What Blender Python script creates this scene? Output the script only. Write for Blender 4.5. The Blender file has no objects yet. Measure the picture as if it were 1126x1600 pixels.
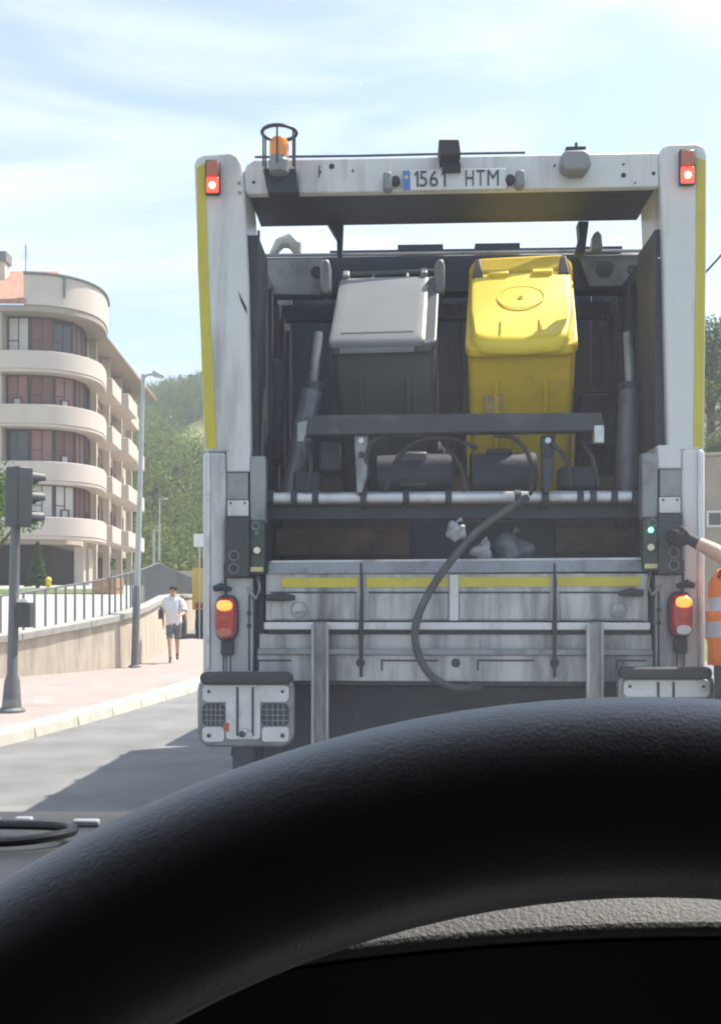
import bpy, bmesh, math, random
import numpy as np
from mathutils import Vector, Matrix
R = math.radians
random.seed(7); rng = np.random.default_rng(11)
sc = bpy.context.scene
COL = sc.collection

# ------------------------------------------------------------------ camera
FPX, CX, HY, H = 1600.0, 563.0, 933.0, 1.5      # focal length and horizon in photo pixels (1126 x 1600)
cam_d = bpy.data.cameras.new('camera'); cam = bpy.data.objects.new('camera', cam_d); COL.objects.link(cam)
cam.location = (0, 0, H); cam.rotation_euler = (R(90), 0, 0)
cam_d.sensor_fit = 'HORIZONTAL'; cam_d.sensor_width = 36; cam_d.lens = 36*FPX/1126
cam_d.shift_y = (HY-800)/1126
cam_d.clip_start = 0.01; cam_d.clip_end = 3000
sc.camera = cam
sc.render.resolution_x, sc.render.resolution_y = 720, 1024

# ------------------------------------------------------------------ sky, sun, exposure
SUN_EL, SUN_AZ = R(60), R(62)                   # azimuth measured from +Y towards +X
w = bpy.data.worlds.new('World'); sc.world = w; w.use_nodes = True
nt = w.node_tree; nt.nodes.clear()
def N(t, ty, **kw):
    n = t.nodes.new(ty)
    for k, v in kw.items(): setattr(n, k, v)
    return n
sky = N(nt, 'ShaderNodeTexSky', sky_type='NISHITA', sun_disc=False, sun_elevation=SUN_EL, sun_rotation=SUN_AZ)
sky.air_density = 1.0; sky.dust_density = 1.3; sky.ozone_density = 1.0
tc = N(nt, 'ShaderNodeTexCoord'); sep = N(nt, 'ShaderNodeSeparateXYZ'); nt.links.new(tc.outputs['Generated'], sep.inputs[0])
mx = N(nt, 'ShaderNodeMath', operation='MAXIMUM'); mx.inputs[1].default_value = 0.0; nt.links.new(sep.outputs[2], mx.inputs[0])
ad = N(nt, 'ShaderNodeMath', operation='ADD'); ad.inputs[1].default_value = 0.16; nt.links.new(mx.outputs[0], ad.inputs[0])
dx = N(nt, 'ShaderNodeMath', operation='DIVIDE'); dy = N(nt, 'ShaderNodeMath', operation='DIVIDE')
nt.links.new(sep.outputs[0], dx.inputs[0]); nt.links.new(ad.outputs[0], dx.inputs[1])
nt.links.new(sep.outputs[1], dy.inputs[0]); nt.links.new(ad.outputs[0], dy.inputs[1])
cmb = N(nt, 'ShaderNodeCombineXYZ'); nt.links.new(dx.outputs[0], cmb.inputs[0]); nt.links.new(dy.outputs[0], cmb.inputs[1])
cmap = N(nt, 'ShaderNodeMapping'); cmap.inputs['Scale'].default_value = (1.3, 2.6, 1); cmap.inputs['Location'].default_value = (3.1, 1.55, 0.4)
nt.links.new(cmb.outputs[0], cmap.inputs[0])
cn = N(nt, 'ShaderNodeTexNoise'); cn.inputs['Scale'].default_value = 1.15; cn.inputs['Detail'].default_value = 7; cn.inputs['Roughness'].default_value = 0.55; cn.inputs['Distortion'].default_value = 0.5
nt.links.new(cmap.outputs[0], cn.inputs['Vector'])
cr = N(nt, 'ShaderNodeValToRGB'); cr.color_ramp.elements[0].position = 0.44; cr.color_ramp.elements[1].position = 0.72
cr.color_ramp.elements[0].color = (0, 0, 0, 1); cr.color_ramp.elements[1].color = (1, 1, 1, 1)
nt.links.new(cn.outputs[0], cr.inputs[0])
cm = N(nt, 'ShaderNodeMixRGB'); cm.inputs['Color2'].default_value = (5.2, 5.6, 6.0, 1)
cf = N(nt, 'ShaderNodeMath', operation='MULTIPLY_ADD'); cf.inputs[1].default_value = 0.70; cf.inputs[2].default_value = 0.13
nt.links.new(cr.outputs[0], cf.inputs[0]); nt.links.new(cf.outputs[0], cm.inputs[0]); tn_ = N(nt, 'ShaderNodeMixRGB', blend_type='MULTIPLY'); tn_.inputs[0].default_value = 1; tn_.inputs['Color2'].default_value = (.96, 1.03, 1.07, 1); nt.links.new(sky.outputs[0], tn_.inputs['Color1']); nt.links.new(tn_.outputs[0], cm.inputs['Color1'])
bg = N(nt, 'ShaderNodeBackground'); bg.inputs['Strength'].default_value = 0.115
nt.links.new(cm.outputs[0], bg.inputs[0])
wo = N(nt, 'ShaderNodeOutputWorld'); nt.links.new(bg.outputs[0], wo.inputs[0])
sd = bpy.data.lights.new('sun', 'SUN'); sd.energy = 4.3; sd.angle = R(0.55); sd.color = (1.0, 0.93, 0.82)
sun = bpy.data.objects.new('sun', sd); COL.objects.link(sun)
sdir = Vector((math.sin(SUN_AZ)*math.cos(SUN_EL), math.cos(SUN_AZ)*math.cos(SUN_EL), math.sin(SUN_EL)))
sun.rotation_euler = sdir.to_track_quat('Z', 'Y').to_euler(); sun.location = sdir*60
sc.view_settings.view_transform = 'Standard'; sc.view_settings.look = 'None'
sc.view_settings.exposure = 1.15; sc.view_settings.gamma = 1.0; sc.view_settings.use_curve_mapping = False
sc.render.engine = 'CYCLES'; sc.cycles.use_denoising = True
sc.cycles.pixel_filter_type = 'BLACKMAN_HARRIS'; sc.cycles.filter_width = 2.1
sc.cycles.use_adaptive_sampling = True; sc.cycles.adaptive_threshold = .025; sc.cycles.volume_bounces = 0
sc.cycles.max_bounces = 7; sc.cycles.diffuse_bounces = 3; sc.cycles.glossy_bounces = 3; sc.cycles.transparent_max_bounces = 12; sc.cycles.transmission_bounces = 4
sc.cycles.sample_clamp_indirect = 6; sc.cycles.caustics_reflective = False; sc.cycles.caustics_refractive = False

# ------------------------------------------------------------------ materials
MATS = {}
def M(name, col, rough=.6, metal=0., var=.15, vscale=6., bump=0., bscale=60., dirt=None, amt=0., dscale=3., streak=False, emis=None, es=0., spec=.5, alpha=None, cattr=False, stretch=None, coat=0., trans=0., sheen=0.):
    if name in MATS: return MATS[name]
    m = bpy.data.materials.new(name); m.use_nodes = True; t = m.node_tree; L = t.links.new
    b = t.nodes['Principled BSDF']
    b.inputs['Roughness'].default_value = rough; b.inputs['Metallic'].default_value = metal; b.inputs['Specular IOR Level'].default_value = spec
    if sheen: b.inputs['Sheen Weight'].default_value = sheen; b.inputs['Sheen Roughness'].default_value = .45; b.inputs['Sheen Tint'].default_value = (.85, .92, 1, 1)
    if coat: b.inputs['Coat Weight'].default_value = coat; b.inputs['Coat Roughness'].default_value = .15
    c = N(t, 'ShaderNodeTexCoord'); mp = N(t, 'ShaderNodeMapping'); L(c.outputs['Object'], mp.inputs[0])
    if stretch: mp.inputs['Scale'].default_value = stretch
    n1 = N(t, 'ShaderNodeTexNoise'); n1.inputs['Scale'].default_value = vscale; n1.inputs['Detail'].default_value = 6; L(mp.outputs[0], n1.inputs['Vector'])
    r1 = N(t, 'ShaderNodeMapRange'); r1.inputs[1].default_value = .25; r1.inputs[2].default_value = .75; r1.inputs[3].default_value = 1-var; r1.inputs[4].default_value = 1+var
    L(n1.outputs[0], r1.inputs[0])
    mul = N(t, 'ShaderNodeVectorMath', operation='SCALE'); L(r1.outputs[0], mul.inputs['Scale'])
    if cattr:
        a = N(t, 'ShaderNodeVertexColor', layer_name='col'); L(a.outputs[0], mul.inputs[0])
    else: mul.inputs[0].default_value = col[:3]
    out = mul.outputs[0]
    if dirt:
        mp2 = N(t, 'ShaderNodeMapping'); L(c.outputs['Object'], mp2.inputs[0])
        if streak: mp2.inputs['Scale'].default_value = (1.6, 1.6, .22)
        n2 = N(t, 'ShaderNodeTexNoise'); n2.inputs['Scale'].default_value = dscale*3; n2.inputs['Detail'].default_value = 9; n2.inputs['Roughness'].default_value = .68; L(mp2.outputs[0], n2.inputs['Vector'])
        r2 = N(t, 'ShaderNodeMapRange'); r2.inputs[1].default_value = .66-.32*amt; r2.inputs[2].default_value = .78-.2*amt; L(n2.outputs[0], r2.inputs[0])
        r2.inputs[4].default_value = min(1., .55+.45*amt)
        mxc = N(t, 'ShaderNodeMixRGB'); mxc.inputs['Color2'].default_value = (*dirt, 1); L(r2.outputs[0], mxc.inputs[0]); L(out, mxc.inputs['Color1']); out = mxc.outputs[0]
    L(out, b.inputs['Base Color'])
    if trans:
        ts = N(t, 'ShaderNodeBsdfTranslucent'); L(out, ts.inputs[0]); ms = N(t, 'ShaderNodeMixShader'); ms.inputs[0].default_value = trans; L(b.outputs[0], ms.inputs[1]); L(ts.outputs[0], ms.inputs[2]); L(ms.outputs[0], t.nodes['Material Output'].inputs[0])
    if bump:
        n3 = N(t, 'ShaderNodeTexNoise'); n3.inputs['Scale'].default_value = bscale; n3.inputs['Detail'].default_value = 4; L(mp.outputs[0], n3.inputs['Vector'])
        bp = N(t, 'ShaderNodeBump'); bp.inputs['Strength'].default_value = bump; bp.inputs['Distance'].default_value = .6/bscale; L(n3.outputs[0], bp.inputs['Height']); L(bp.outputs[0], b.inputs['Normal'])
    if emis: b.inputs['Emission Color'].default_value = (*emis, 1); b.inputs['Emission Strength'].default_value = es
    MATS[name] = m
    return m

# ------------------------------------------------------------------ mesh builder
class MB:
    def __init__(s): s.v = []; s.f = []; s.mi = []
    def add(s, v, f, mi=0):
        o = len(s.v); s.v += [tuple(p) for p in v]; s.f += [tuple(i+o for i in q) for q in f]; s.mi += [mi]*len(f); return s
    def box(s, a, b, mi=0):
        (x0, y0, z0), (x1, y1, z1) = a, b
        x0, x1 = sorted((x0, x1)); y0, y1 = sorted((y0, y1)); z0, z1 = sorted((z0, z1))
        return s.add([(x0,y0,z0),(x1,y0,z0),(x1,y1,z0),(x0,y1,z0),(x0,y0,z1),(x1,y0,z1),(x1,y1,z1),(x0,y1,z1)],
                     [(0,3,2,1),(4,5,6,7),(0,1,5,4),(1,2,6,5),(2,3,7,6),(3,0,4,7)], mi)
    def hexa(s, lo, hi, mi=0):      # two loops of equal length (lo, hi), joined and capped
        n = len(lo)
        return s.add(list(lo)+list(hi), [tuple(range(n))[::-1], tuple(range(n, 2*n))]+[(i, (i+1) % n, n+(i+1) % n, n+i) for i in range(n)], mi)
    def loft(s, loops, mi=0, caps=True):
        n = len(loops[0]); v = [p for l in loops for p in l]; f = []
        for k in range(len(loops)-1):
            for i in range(n): f.append((k*n+i, k*n+(i+1) % n, (k+1)*n+(i+1) % n, (k+1)*n+i))
        if caps: f += [tuple(range(n))[::-1], tuple(range((len(loops)-1)*n, len(loops)*n))]
        return s.add(v, f, mi)
    def tube(s, pts, r, n=10, mi=0, caps=True):
        pts = [Vector(p) for p in pts]; rs = r if isinstance(r, (list, tuple)) else [r]*len(pts)
        d = (pts[1]-pts[0]).normalized(); u = d.orthogonal().normalized(); loops = []
        for i, p in enumerate(pts):
            t = ((pts[min(i+1, len(pts)-1)]-pts[max(i-1, 0)])).normalized()
            u = (u-t*u.dot(t)).normalized(); v = t.cross(u)
            loops.append([p+(u*math.cos(2*math.pi*k/n)+v*math.sin(2*math.pi*k/n))*rs[i] for k in range(n)])
        return s.loft(loops, mi, caps)
    def ring(s, c, ax, R_, r, n=24, m=8, sx=1, mi=0, up=None):
        c = Vector(c); ax = Vector(ax).normalized(); u = Vector(up) if up else ax.orthogonal().normalized(); v = ax.cross(u); vs = []; f = []
        for i in range(n):
            a = 2*math.pi*i/n; d = u*math.cos(a)*sx+v*math.sin(a); dd = (u*math.cos(a)+v*math.sin(a))
            for k in range(m):
                b = 2*math.pi*k/m; vs.append(c+d*R_+dd*r*math.cos(b)+ax*r*math.sin(b))
        for i in range(n):
            for k in range(m): f.append((i*m+k, ((i+1) % n)*m+k, ((i+1) % n)*m+(k+1) % m, i*m+(k+1) % m))
        return s.add(vs, f, mi)
    def lathe(s, c, prof, n=20, mi=0, ax='z'):      # prof: (radius, height)
        loops = []
        for r, h in prof:
            l = []
            for k in range(n):
                a = 2*math.pi*k/n; x, y = r*math.cos(a), r*math.sin(a)
                p = {'z': (x, y, h), 'y': (x, h, -y), 'x': (h, x, y)}[ax]
                l.append((c[0]+p[0], c[1]+p[1], c[2]+p[2]))
            loops.append(l)
        return s.loft(loops, mi)
    def build(s, name, mat, parent=None, bev=0., smooth=35, seg=2):
        me = bpy.data.meshes.new(name); me.from_pydata([tuple(p) for p in s.v], [], s.f)
        for m in (mat if isinstance(mat, (list, tuple)) else [mat]): me.materials.append(m)
        if len(me.materials) > 1: me.polygons.foreach_set('material_index', s.mi)
        bm = bmesh.new(); bm.from_mesh(me); bmesh.ops.recalc_face_normals(bm, faces=bm.faces); bm.to_mesh(me); bm.free()
        if smooth:
            me.polygons.foreach_set('use_smooth', [True]*len(me.polygons)); me.set_sharp_from_angle(angle=R(smooth))
        o = bpy.data.objects.new(name, me); COL.objects.link(o)
        if parent: o.parent = parent
        if bev:
            b = o.modifiers.new('bevel', 'BEVEL'); b.width = bev; b.segments = seg; b.limit_method = 'ANGLE'; b.angle_limit = R(40); b.harden_normals = False
        return o
def tag(o, label=None, cat=None, group=None, kind=None):
    if label: o['label'] = label
    if cat: o['category'] = cat
    if group: o['group'] = group
    if kind: o['kind'] = kind
    return o
def empty(name, loc=(0,0,0), rz=0., label=None, cat=None, group=None):
    o = bpy.data.objects.new(name, None); COL.objects.link(o); o.location = loc; o.rotation_euler = (0, 0, rz); o.empty_display_size = .2
    return tag(o, label, cat, group)
def share(src, name, parent, loc=(0,0,0), rot=(0,0,0), scale=(1,1,1)):
    o = bpy.data.objects.new(name, src.data); COL.objects.link(o); o.parent = parent; o.location = loc; o.rotation_euler = rot; o.scale = scale
    for md in src.modifiers:
        n = o.modifiers.new(md.name, md.type)
        if md.type == 'BEVEL': n.width = md.width; n.segments = md.segments; n.limit_method = md.limit_method; n.angle_limit = md.angle_limit
    return o
def at(px, py, Y):                   # a point of the street: photo pixel at distance Y
    return Vector(((px-CX)/FPX*Y, Y, H+(HY-py)/FPX*Y))
def onground(px, py, z=0.):
    Y = FPX*(H-z)/(py-HY); return Vector(((px-CX)/FPX*Y, Y, z))
def rrect(x0, y0, x1, y1, r, n=4):   # rounded rectangle, counter-clockwise
    pts = []
    for cx, cy, a0 in ((x1-r, y0+r, -90), (x1-r, y1-r, 0), (x0+r, y1-r, 90), (x0+r, y0+r, 180)):
        for k in range(n+1):
            a = R(a0+90*k/n); pts.append((cx+r*math.cos(a), cy+r*math.sin(a)))
    return pts

# ================================================================== GROUND, ROAD, PAVEMENT
asphalt = M('asphalt', (.19, .19, .186), .85, var=.24, vscale=1.6, bump=.35, bscale=140, dirt=(.14, .14, .14), amt=.35, dscale=.5)
grass_m = M('grass', (.10, .15, .045), .9, var=.35, vscale=.6, bump=.5, bscale=25)
pave_m = M('pink_paving', (.36, .292, .265), .85, var=.10, vscale=2.2, bump=.2, bscale=90, dirt=(.27, .23, .21), amt=.5, dscale=.4)
kerb_m = M('kerb_stone', (.56, .53, .46), .8, var=.15, vscale=4, bump=.25, bscale=60, dirt=(.36, .34, .30), amt=.4, dscale=1.2)
conc_m = M('concrete', (.40, .39, .37), .85, var=.12, vscale=1.5, bump=.2, bscale=40, dirt=(.25, .245, .23), amt=.4, dscale=.6, streak=True)
tag(MB().add([(-420, -120, -.03), (420, -120, -.03), (420, 420, -.03), (-420, 420, -.03)], [(0, 1, 2, 3)]).build('ground', grass_m), kind='structure')
tag(MB().add([(-3.9, -30, 0), (7.5, -30, 0), (7.5, 16, 0), (9, 40, 0), (14, 78, 0), (-12, 78, 0), (-9, 34.3, 0), (-3.9, 34.3, 0)], [tuple(range(8))]).build('road', asphalt), kind='structure')
# pavement on the left, with its kerb
KERB = [(-4.6, -30), (-4.45, 0), (-4.1, 6.5), (-3.62, 10.15), (-3.2, 12.3), (-2.6, 16.3), (-2.35, 20), (-2.7, 26), (-3.3, 30), (-4.3, 32.8), (-5.35, 34.2)]
WALL = [(-11.5, -30), (-10.6, 5), (-8.6, 13.6), (-6.95, 16.3), (-6.12, 17.4), (-5.37, 18.55), (-4.75, 19.7), (-4.52, 20.6), (-4.62, 22.5), (-4.89, 25.4), (-6.0, 33), (-7.6, 46), (-9.5, 62), (-13, 74)]
PZ = .12
def offset(poly, d):
    out = []
    for i, p in enumerate(poly):
        a = Vector(poly[max(i-1, 0)]); b = Vector(poly[min(i+1, len(poly)-1)]); t = (b-a).normalized(); out.append((p[0]-t.y*d, p[1]+t.x*d))
    return out
def resample(poly, step):
    out = [Vector(poly[0])]; acc = 0.
    for a, b in zip(poly, poly[1:]):
        a = Vector(a); b = Vector(b); l = (b-a).length; t = step-acc
        while t <= l: out.append(a+(b-a)*(t/l)); t += step
        acc = (acc+l) % step
    return out
inner = offset(KERB, .30)
pm = MB(); top = [(x, y, PZ) for x, y in inner]; wl = [(x, y, PZ) for x, y in WALL if y < 34]
pm.add(top+wl[::-1], [tuple(range(len(top)+len(wl)))])
pavement = tag(pm.build('pavement', pave_m), kind='structure')
ks = resample(KERB, 1.0)
for i in range(len(ks)-1):
    a, b = ks[i], ks[i+1]
    if a.y < 2: continue
    t = (b-a).normalized(); n = Vector((-t.y, t.x)); g = t*.006
    lo = [(*(a+g), -.02), (*(b-g), -.02), (*(b-g+n*.31), -.02), (*(a+g+n*.31), -.02)]
    j = random.uniform(-.004, .004)
    hi = [(*(a+g+n*.02), PZ+.004+j), (*(b-g+n*.02), PZ+.004+j), (*(b-g+n*.31), PZ+.004+j), (*(a+g+n*.31), PZ+.004+j)]
    MB().hexa(lo, hi).build('kerb_stone', kerb_m, pavement, bev=.012)
# paving slabs joints: the pavement is laid in pink slabs too small to tell apart here

# terrace behind the street wall, rising to the building
tz = lambda y: .66+max(0, min(1, (y-19)/36))*1.5
tm = MB(); ys = [8, 16, 20, 26, 34, 44, 54, 62, 80, 100]; grid = []
pale_m = M('pale_paving', (.40, .385, .36), .85, var=.08, vscale=1.2, dirt=(.30, .29, .27), amt=.4, dscale=.3)
def wallx(y):
    for a, b in zip(WALL, WALL[1:]):
        if a[1] <= y <= b[1]: return a[0]+(b[0]-a[0])*(y-a[1])/(b[1]-a[1])
    return WALL[-1][0]
for y in ys:
    for k in range(4): grid.append((wallx(min(y, 74))-.12-(k/3)*45, y, tz(y)))
tm.add(grid, [(i*4+k+1, i*4+k, (i+1)*4+k, (i+1)*4+k+1) for i in range(len(ys)-1) for k in range(3)])
tag(tm.build('terrace', pale_m), kind='structure')
lm = MB(); gy = [30, 40, 50]
lm.add([(-40, 42, tz(42)+.03), (-10.6, 42, tz(42)+.03), (-11.2, 47.5, tz(47.5)+.03), (-40, 47.5, tz(47.5)+.03)], [(0, 1, 2, 3)])
tag(lm.build('lawn', grass_m), kind='structure')

# ------------------------------------------------------------------ street wall with coping and railing
wall_m = M('beige_render', (.52, .45, .355), .85, var=.10, vscale=5, bump=.3, bscale=30, dirt=(.33, .27, .22), amt=.62, dscale=1.1, streak=True, stretch=(1, 1, .3))
cop_m = M('coping_stone', (.36, .35, .32), .8, var=.15, vscale=5, bump=.2, bscale=50, dirt=(.20, .195, .18), amt=.4, dscale=1.5)
def wtop(y): return float(np.interp(y, [5, 13, 17.4, 18.5, 20.6, 25.4, 33, 62], [.62, .64, .70, .85, 1.12, 1.38, 1.45, 1.5]))
root = empty('street_wall', (-6.1, 17.4, 0), 0, 'low beige stained street wall with grey coping, curving along the pavement', 'wall')
def loc(p, r): return (p[0]-r.location[0], p[1]-r.location[1], p[2]-r.location[2])
wp = [p for p in resample(WALL, .8) if p.y > 4]
back = offset([tuple(p) for p in wp], .25)
mb = MB(); lo = []
n = len(wp); v = []
for i in range(n): v += [loc((*wp[i], -.05), root), loc((*wp[i], wtop(wp[i].y)), root), loc((*back[i], wtop(wp[i].y)), root), loc((*back[i], -.05), root)]
f = []
for i in range(n-1):
    for k in range(4): f.append((i*4+k, i*4+(k+1) % 4, (i+1)*4+(k+1) % 4, (i+1)*4+k))
f += [(0, 1, 2, 3), ((n-1)*4+3, (n-1)*4+2, (n-1)*4+1, (n-1)*4)]
mb.add(v, f).build('wall_face', wall_m, root)
of, ob = offset([tuple(p) for p in wp], -.06), offset([tuple(p) for p in wp], .31)
for i in range(0, n-1, 2):
    j = min(i+2, n-1); q = []
    sect = []
    for k in range(i, j+1):
        z = wtop(wp[k].y); a = Vector(of[k]); b = Vector(ob[k])
        if k == i: s_ = (Vector(of[i+1])-a).normalized()*.006; a = a+s_; b = b+s_
        sect.append([loc((*a, z+.002), root), loc((*a, z+.13), root), loc((*((a+b)/2), z+.16), root), loc((*b, z+.13), root), loc((*b, z+.002), root)])
    MB().loft(sect).build('coping_stone', cop_m, root, bev=.012)
# railing
rail_m = M('railing_paint', (.17, .175, .18), .5, .3, var=.1)
rr = empty('railing', (-6.1, 17.4, 0), 0, 'grey metal railing of upright bars on top of the low street wall', 'railing')
mid = offset([tuple(p) for p in resample(WALL, .24) if p.y > 9], .12)
bar = None
for i, (x, y) in enumerate(mid):
    if y > 62: break
    z = wtop(y)+.13
    if bar is None:
        bar = MB().box((-.02, -.012, 0), (.02, .012, 1.0)).build('bar', rail_m, rr); o = bar
    else: o = share(bar, 'bar', rr)
    rh = float(np.interp(y, [15, 18, 20.5, 25], [.64, .66, .72, .82])); o.scale.z = rh; o.location = loc((x, y, z), rr); nx = mid[min(i+1, len(mid)-1)]; px_ = mid[max(i-1, 0)]
    o.rotation_euler.z = math.atan2(nx[1]-px_[1], nx[0]-px_[0])
mb = MB(); pts = [loc((x, y, wtop(y)+.14+float(np.interp(y, [15, 18, 20.5, 25], [.64, .66, .72, .82]))), rr) for x, y in mid[::2] if y <= 62]
mb.tube(pts, .02, 8).build('handrail', rail_m, rr)
# far concrete retaining wall at the end of the street
fw = empty('retaining_wall', (0, 79, 0), 0, 'pale concrete retaining wall at the far end of the street', 'wall')
for i in range(16):
    MB().box((-26+i*3.4, 0, -.1), (-26+i*3.4+3.36, .4, 3.5+.05*(i % 3))).build('concrete_panel', conc_m, fw, bev=.02)

# ================================================================== HILL AND FOREST
hill_m = M('hill_meadow', (.23, .26, .09), .95, var=.4, vscale=.03, bump=.4, bscale=2)
def hz(x, y):
    t = max(0., (y-84)/130.)
    ridge = min(50., max(20., 38.5+.30*(x+45)))+1.5*math.sin(x*.11)
    k = min(1., t); k = k*k*(3-2*k)*.35+min(1., t)*.65
    return ridge*k-2*(1-min(1, t*4))+1.2*math.sin(x*.13+y*.09)*min(1, t*3)
hm = MB(); nx_, ny_ = 70, 26; v = []
for j in range(ny_):
    y = 80+j*7
    for i in range(nx_): x = -210+i*6; v.append((x, y, hz(x, y)))
hm.add(v, [(j*nx_+i, j*nx_+i+1, (j+1)*nx_+i+1, (j+1)*nx_+i) for j in range(ny_-1) for i in range(nx_-1)])
tag(hm.build('hill', hill_m, smooth=180), kind='structure')
leaf_far = M('forest_leaf', (.1, .14, .05), .9, var=.25, vscale=.4, cattr=True, spec=.2, trans=.5)
def leafmesh(name, centers, sizes, cols, parent=None, mat=None, upbias=.5):
    # many small bent leaf clumps: each centre is one random quad
    n = len(centers); c = np.asarray(centers, float); s = np.asarray(sizes, float)[:, None]
    a = rng.normal(size=(n, 3)); a[:, 2] *= (1-upbias); a /= np.linalg.norm(a, axis=1)[:, None]
    b = rng.normal(size=(n, 3)); b -= a*(a*b).sum(1)[:, None]; b /= np.linalg.norm(b, axis=1)[:, None]
    k = rng.uniform(.45, 1., (n, 4, 1))
    v = np.stack([c+a*s*k[:, 0], c+b*s*k[:, 1], c-a*s*k[:, 2], c-b*s*k[:, 3]], 1).reshape(-1, 3)
    me = bpy.data.meshes.new(name); me.vertices.add(4*n); me.vertices.foreach_set('co', v.ravel())
    me.loops.add(4*n); me.loops.foreach_set('vertex_index', np.arange(4*n)); me.polygons.add(n)
    me.polygons.foreach_set('loop_start', np.arange(n)*4); me.update()
    at_ = me.color_attributes.new('col', 'FLOAT_COLOR', 'POINT'); cc = np.ones((n, 4, 4)); cc[:, :, :3] = np.asarray(cols)[:, None, :]
    at_.data.foreach_set('color', cc.ravel()); me.materials.append(mat or leaf_far); me.validate()
    o = bpy.data.objects.new(name, me); COL.objects.link(o)
    if parent: o.parent = parent
    return o
cs, ss, cl = [], [], []
def canopy(x, y, z, h, r, col, n, conifer):
    u = rng.normal(size=(n, 3)); u /= np.linalg.norm(u, axis=1)[:, None]; rad = rng.uniform(.55, 1.05, n)[:, None]
    if conifer:
        t = rng.uniform(0, 1, n)**1.3; a = rng.uniform(0, 2*math.pi, n); rr_ = r*.75*(1-t)*rng.uniform(.5, 1, n)+.15
        p = np.stack([x+rr_*np.cos(a), y+rr_*np.sin(a), z+h*.12+t*h*.9], 1)
    else:
        p = np.array([x, y, z+h*.55])+u*rad*np.array([r, r, h*.48])
        p += rng.normal(size=(n, 3))*r*.12
    cs.append(p); ss.append(rng.uniform(.2, .45, n)*r*(.22 if n > 400 else .42)); c = np.array(col)*rng.uniform(.75, 1.25, (n, 1)); cl.append(c)
for k in range(1800):
    if k < 1300: # region seen on the left between the building and the truck, and a little beyond it
        y = rng.uniform(86, 215); lo_, hi_ = (-.27, -.11)
        x = rng.uniform(lo_, hi_)*y
    else:
        y = rng.uniform(88, 215); x = rng.uniform(.28, .62)*y if rng.random() < .6 else rng.uniform(-.9, -.3)*y
    t = (y-84)/130
    meadow = .28 < t+.10*math.sin(x*.12+1.)+.06*math.sin(x*.31) < .60 and x < 0
    if meadow and rng.random() < .97: continue
    z = hz(x, y)-.4
    if t > .62:
        con = rng.random() < .2; col = (.072, .12, .046) if con else (.10, .155, .045)
        h = rng.uniform(3, 5.5); r = rng.uniform(1.6, 2.8)
    else:
        con = rng.random() < .12; g = rng.random(); col = (.115+.06*g, .18+.03*g, .042) if not con else (.055, .095, .036)
        h = rng.uniform(3.5, 7.5); r = rng.uniform(1.8, 3.4)
    canopy(x, y, z, h, r, col, 520 if -.245*y < x < -.12*y or .33*y < x < .37*y else 90, con)
o = leafmesh('forest', np.concatenate(cs), np.concatenate(ss), np.concatenate(cl)); tag(o, 'green wooded hillside behind the street, reading as one mass', 'forest', kind='stuff')

# ------------------------------------------------------------------ single trees
bark = M('bark', (.10, .075, .05), .9, var=.3, vscale=9, bump=.6, bscale=30)
leaf_near = M('tree_leaf', (.1, .15, .05), .75, var=.2, vscale=3, cattr=True, spec=.3, trans=.4)
def tree(name, label, x, y, z, h, r, col, conifer=False, leaves=2600, group=None, trunk_h=.35, cat='tree'):
    root = empty(name, (x, y, z), rng.uniform(0, 6.28), label, cat, group)
    mb = MB(); mb.tube([(0, 0, -.1), (.03*h*.2, 0, h*.3), (0, .02*h*.3, h*.62), (.05, 0, h*.92)], [h*.032+.02, h*.026+.015, h*.015+.01, .012], 9)
    tips = []
    if not conifer:
        for k in range(9):
            a = k*2.4; zz = h*(trunk_h+.06*k*.8); L_ = r*(.85-.05*k); p0 = Vector((0, 0, zz*.85)); p2 = Vector((math.cos(a)*L_, math.sin(a)*L_, min(h*.92, zz+h*.16)))
            mb.tube([p0, (p0+p2)/2+Vector((0, 0, .05*h)), p2], [h*.012+.008, h*.008+.005, .008], 6); tips.append(p2); tips.append((p0+p2)/2+Vector((0, 0, .12*h)))
        tips += [Vector((0, 0, h*.95)), Vector((r*.2, r*.1, h*.82)), Vector((-r*.25, 0, h*.75))]
    mb.build('trunk', bark, root)
    pc, ps, pcol = [], [], []
    if conifer:
        n = leaves; t = rng.uniform(0, 1, n)**1.25; a = rng.uniform(0, 6.283, n); lay = 1-.25*np.abs(np.sin(t*26)); rr_ = (r*(1-t)*lay+.04)*rng.uniform(.35, 1, n)
        pc = np.stack([rr_*np.cos(a), rr_*np.sin(a), h*.1+t*h*.92-rr_*.15], 1); ps = rng.uniform(.05, .11, n)*max(1, r*.8); pcol = np.array(col)*rng.uniform(.7, 1.3, (n, 1))
    else:
        per = leaves//len(tips)
        for tp_ in tips:
            u = rng.normal(size=(per, 3)); u /= np.linalg.norm(u, axis=1)[:, None]; q = r*rng.uniform(.30, .46)
            pc.append(np.array(tp_)+u*(rng.uniform(.3, 1, per)**.5)[:, None]*np.array([q, q, q*.8])); ps.append(rng.uniform(.05, .10, per)*(.6+.25*r)); pcol.append(np.array(col)*rng.uniform(.7, 1.3)*rng.uniform(.8, 1.2, (per, 1)))
        pc = np.concatenate(pc); ps = np.concatenate(ps); pcol = np.concatenate(pcol)
    leafmesh('crown', pc, ps, pcol, root, leaf_near)
    return root
tree('street_tree', 'leafy green tree at the left edge beside the traffic light', -10.9, 30.5, tz(30), 4.4, 1.35, (.09, .16, .035))
tree('clipped_shrub', 'pointed green shrub in front of the dark ground floor of the flats', -15.6, 49.5, tz(49), 2.2, .62, (.08, .13, .03), True, 2600, cat='shrub')
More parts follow.
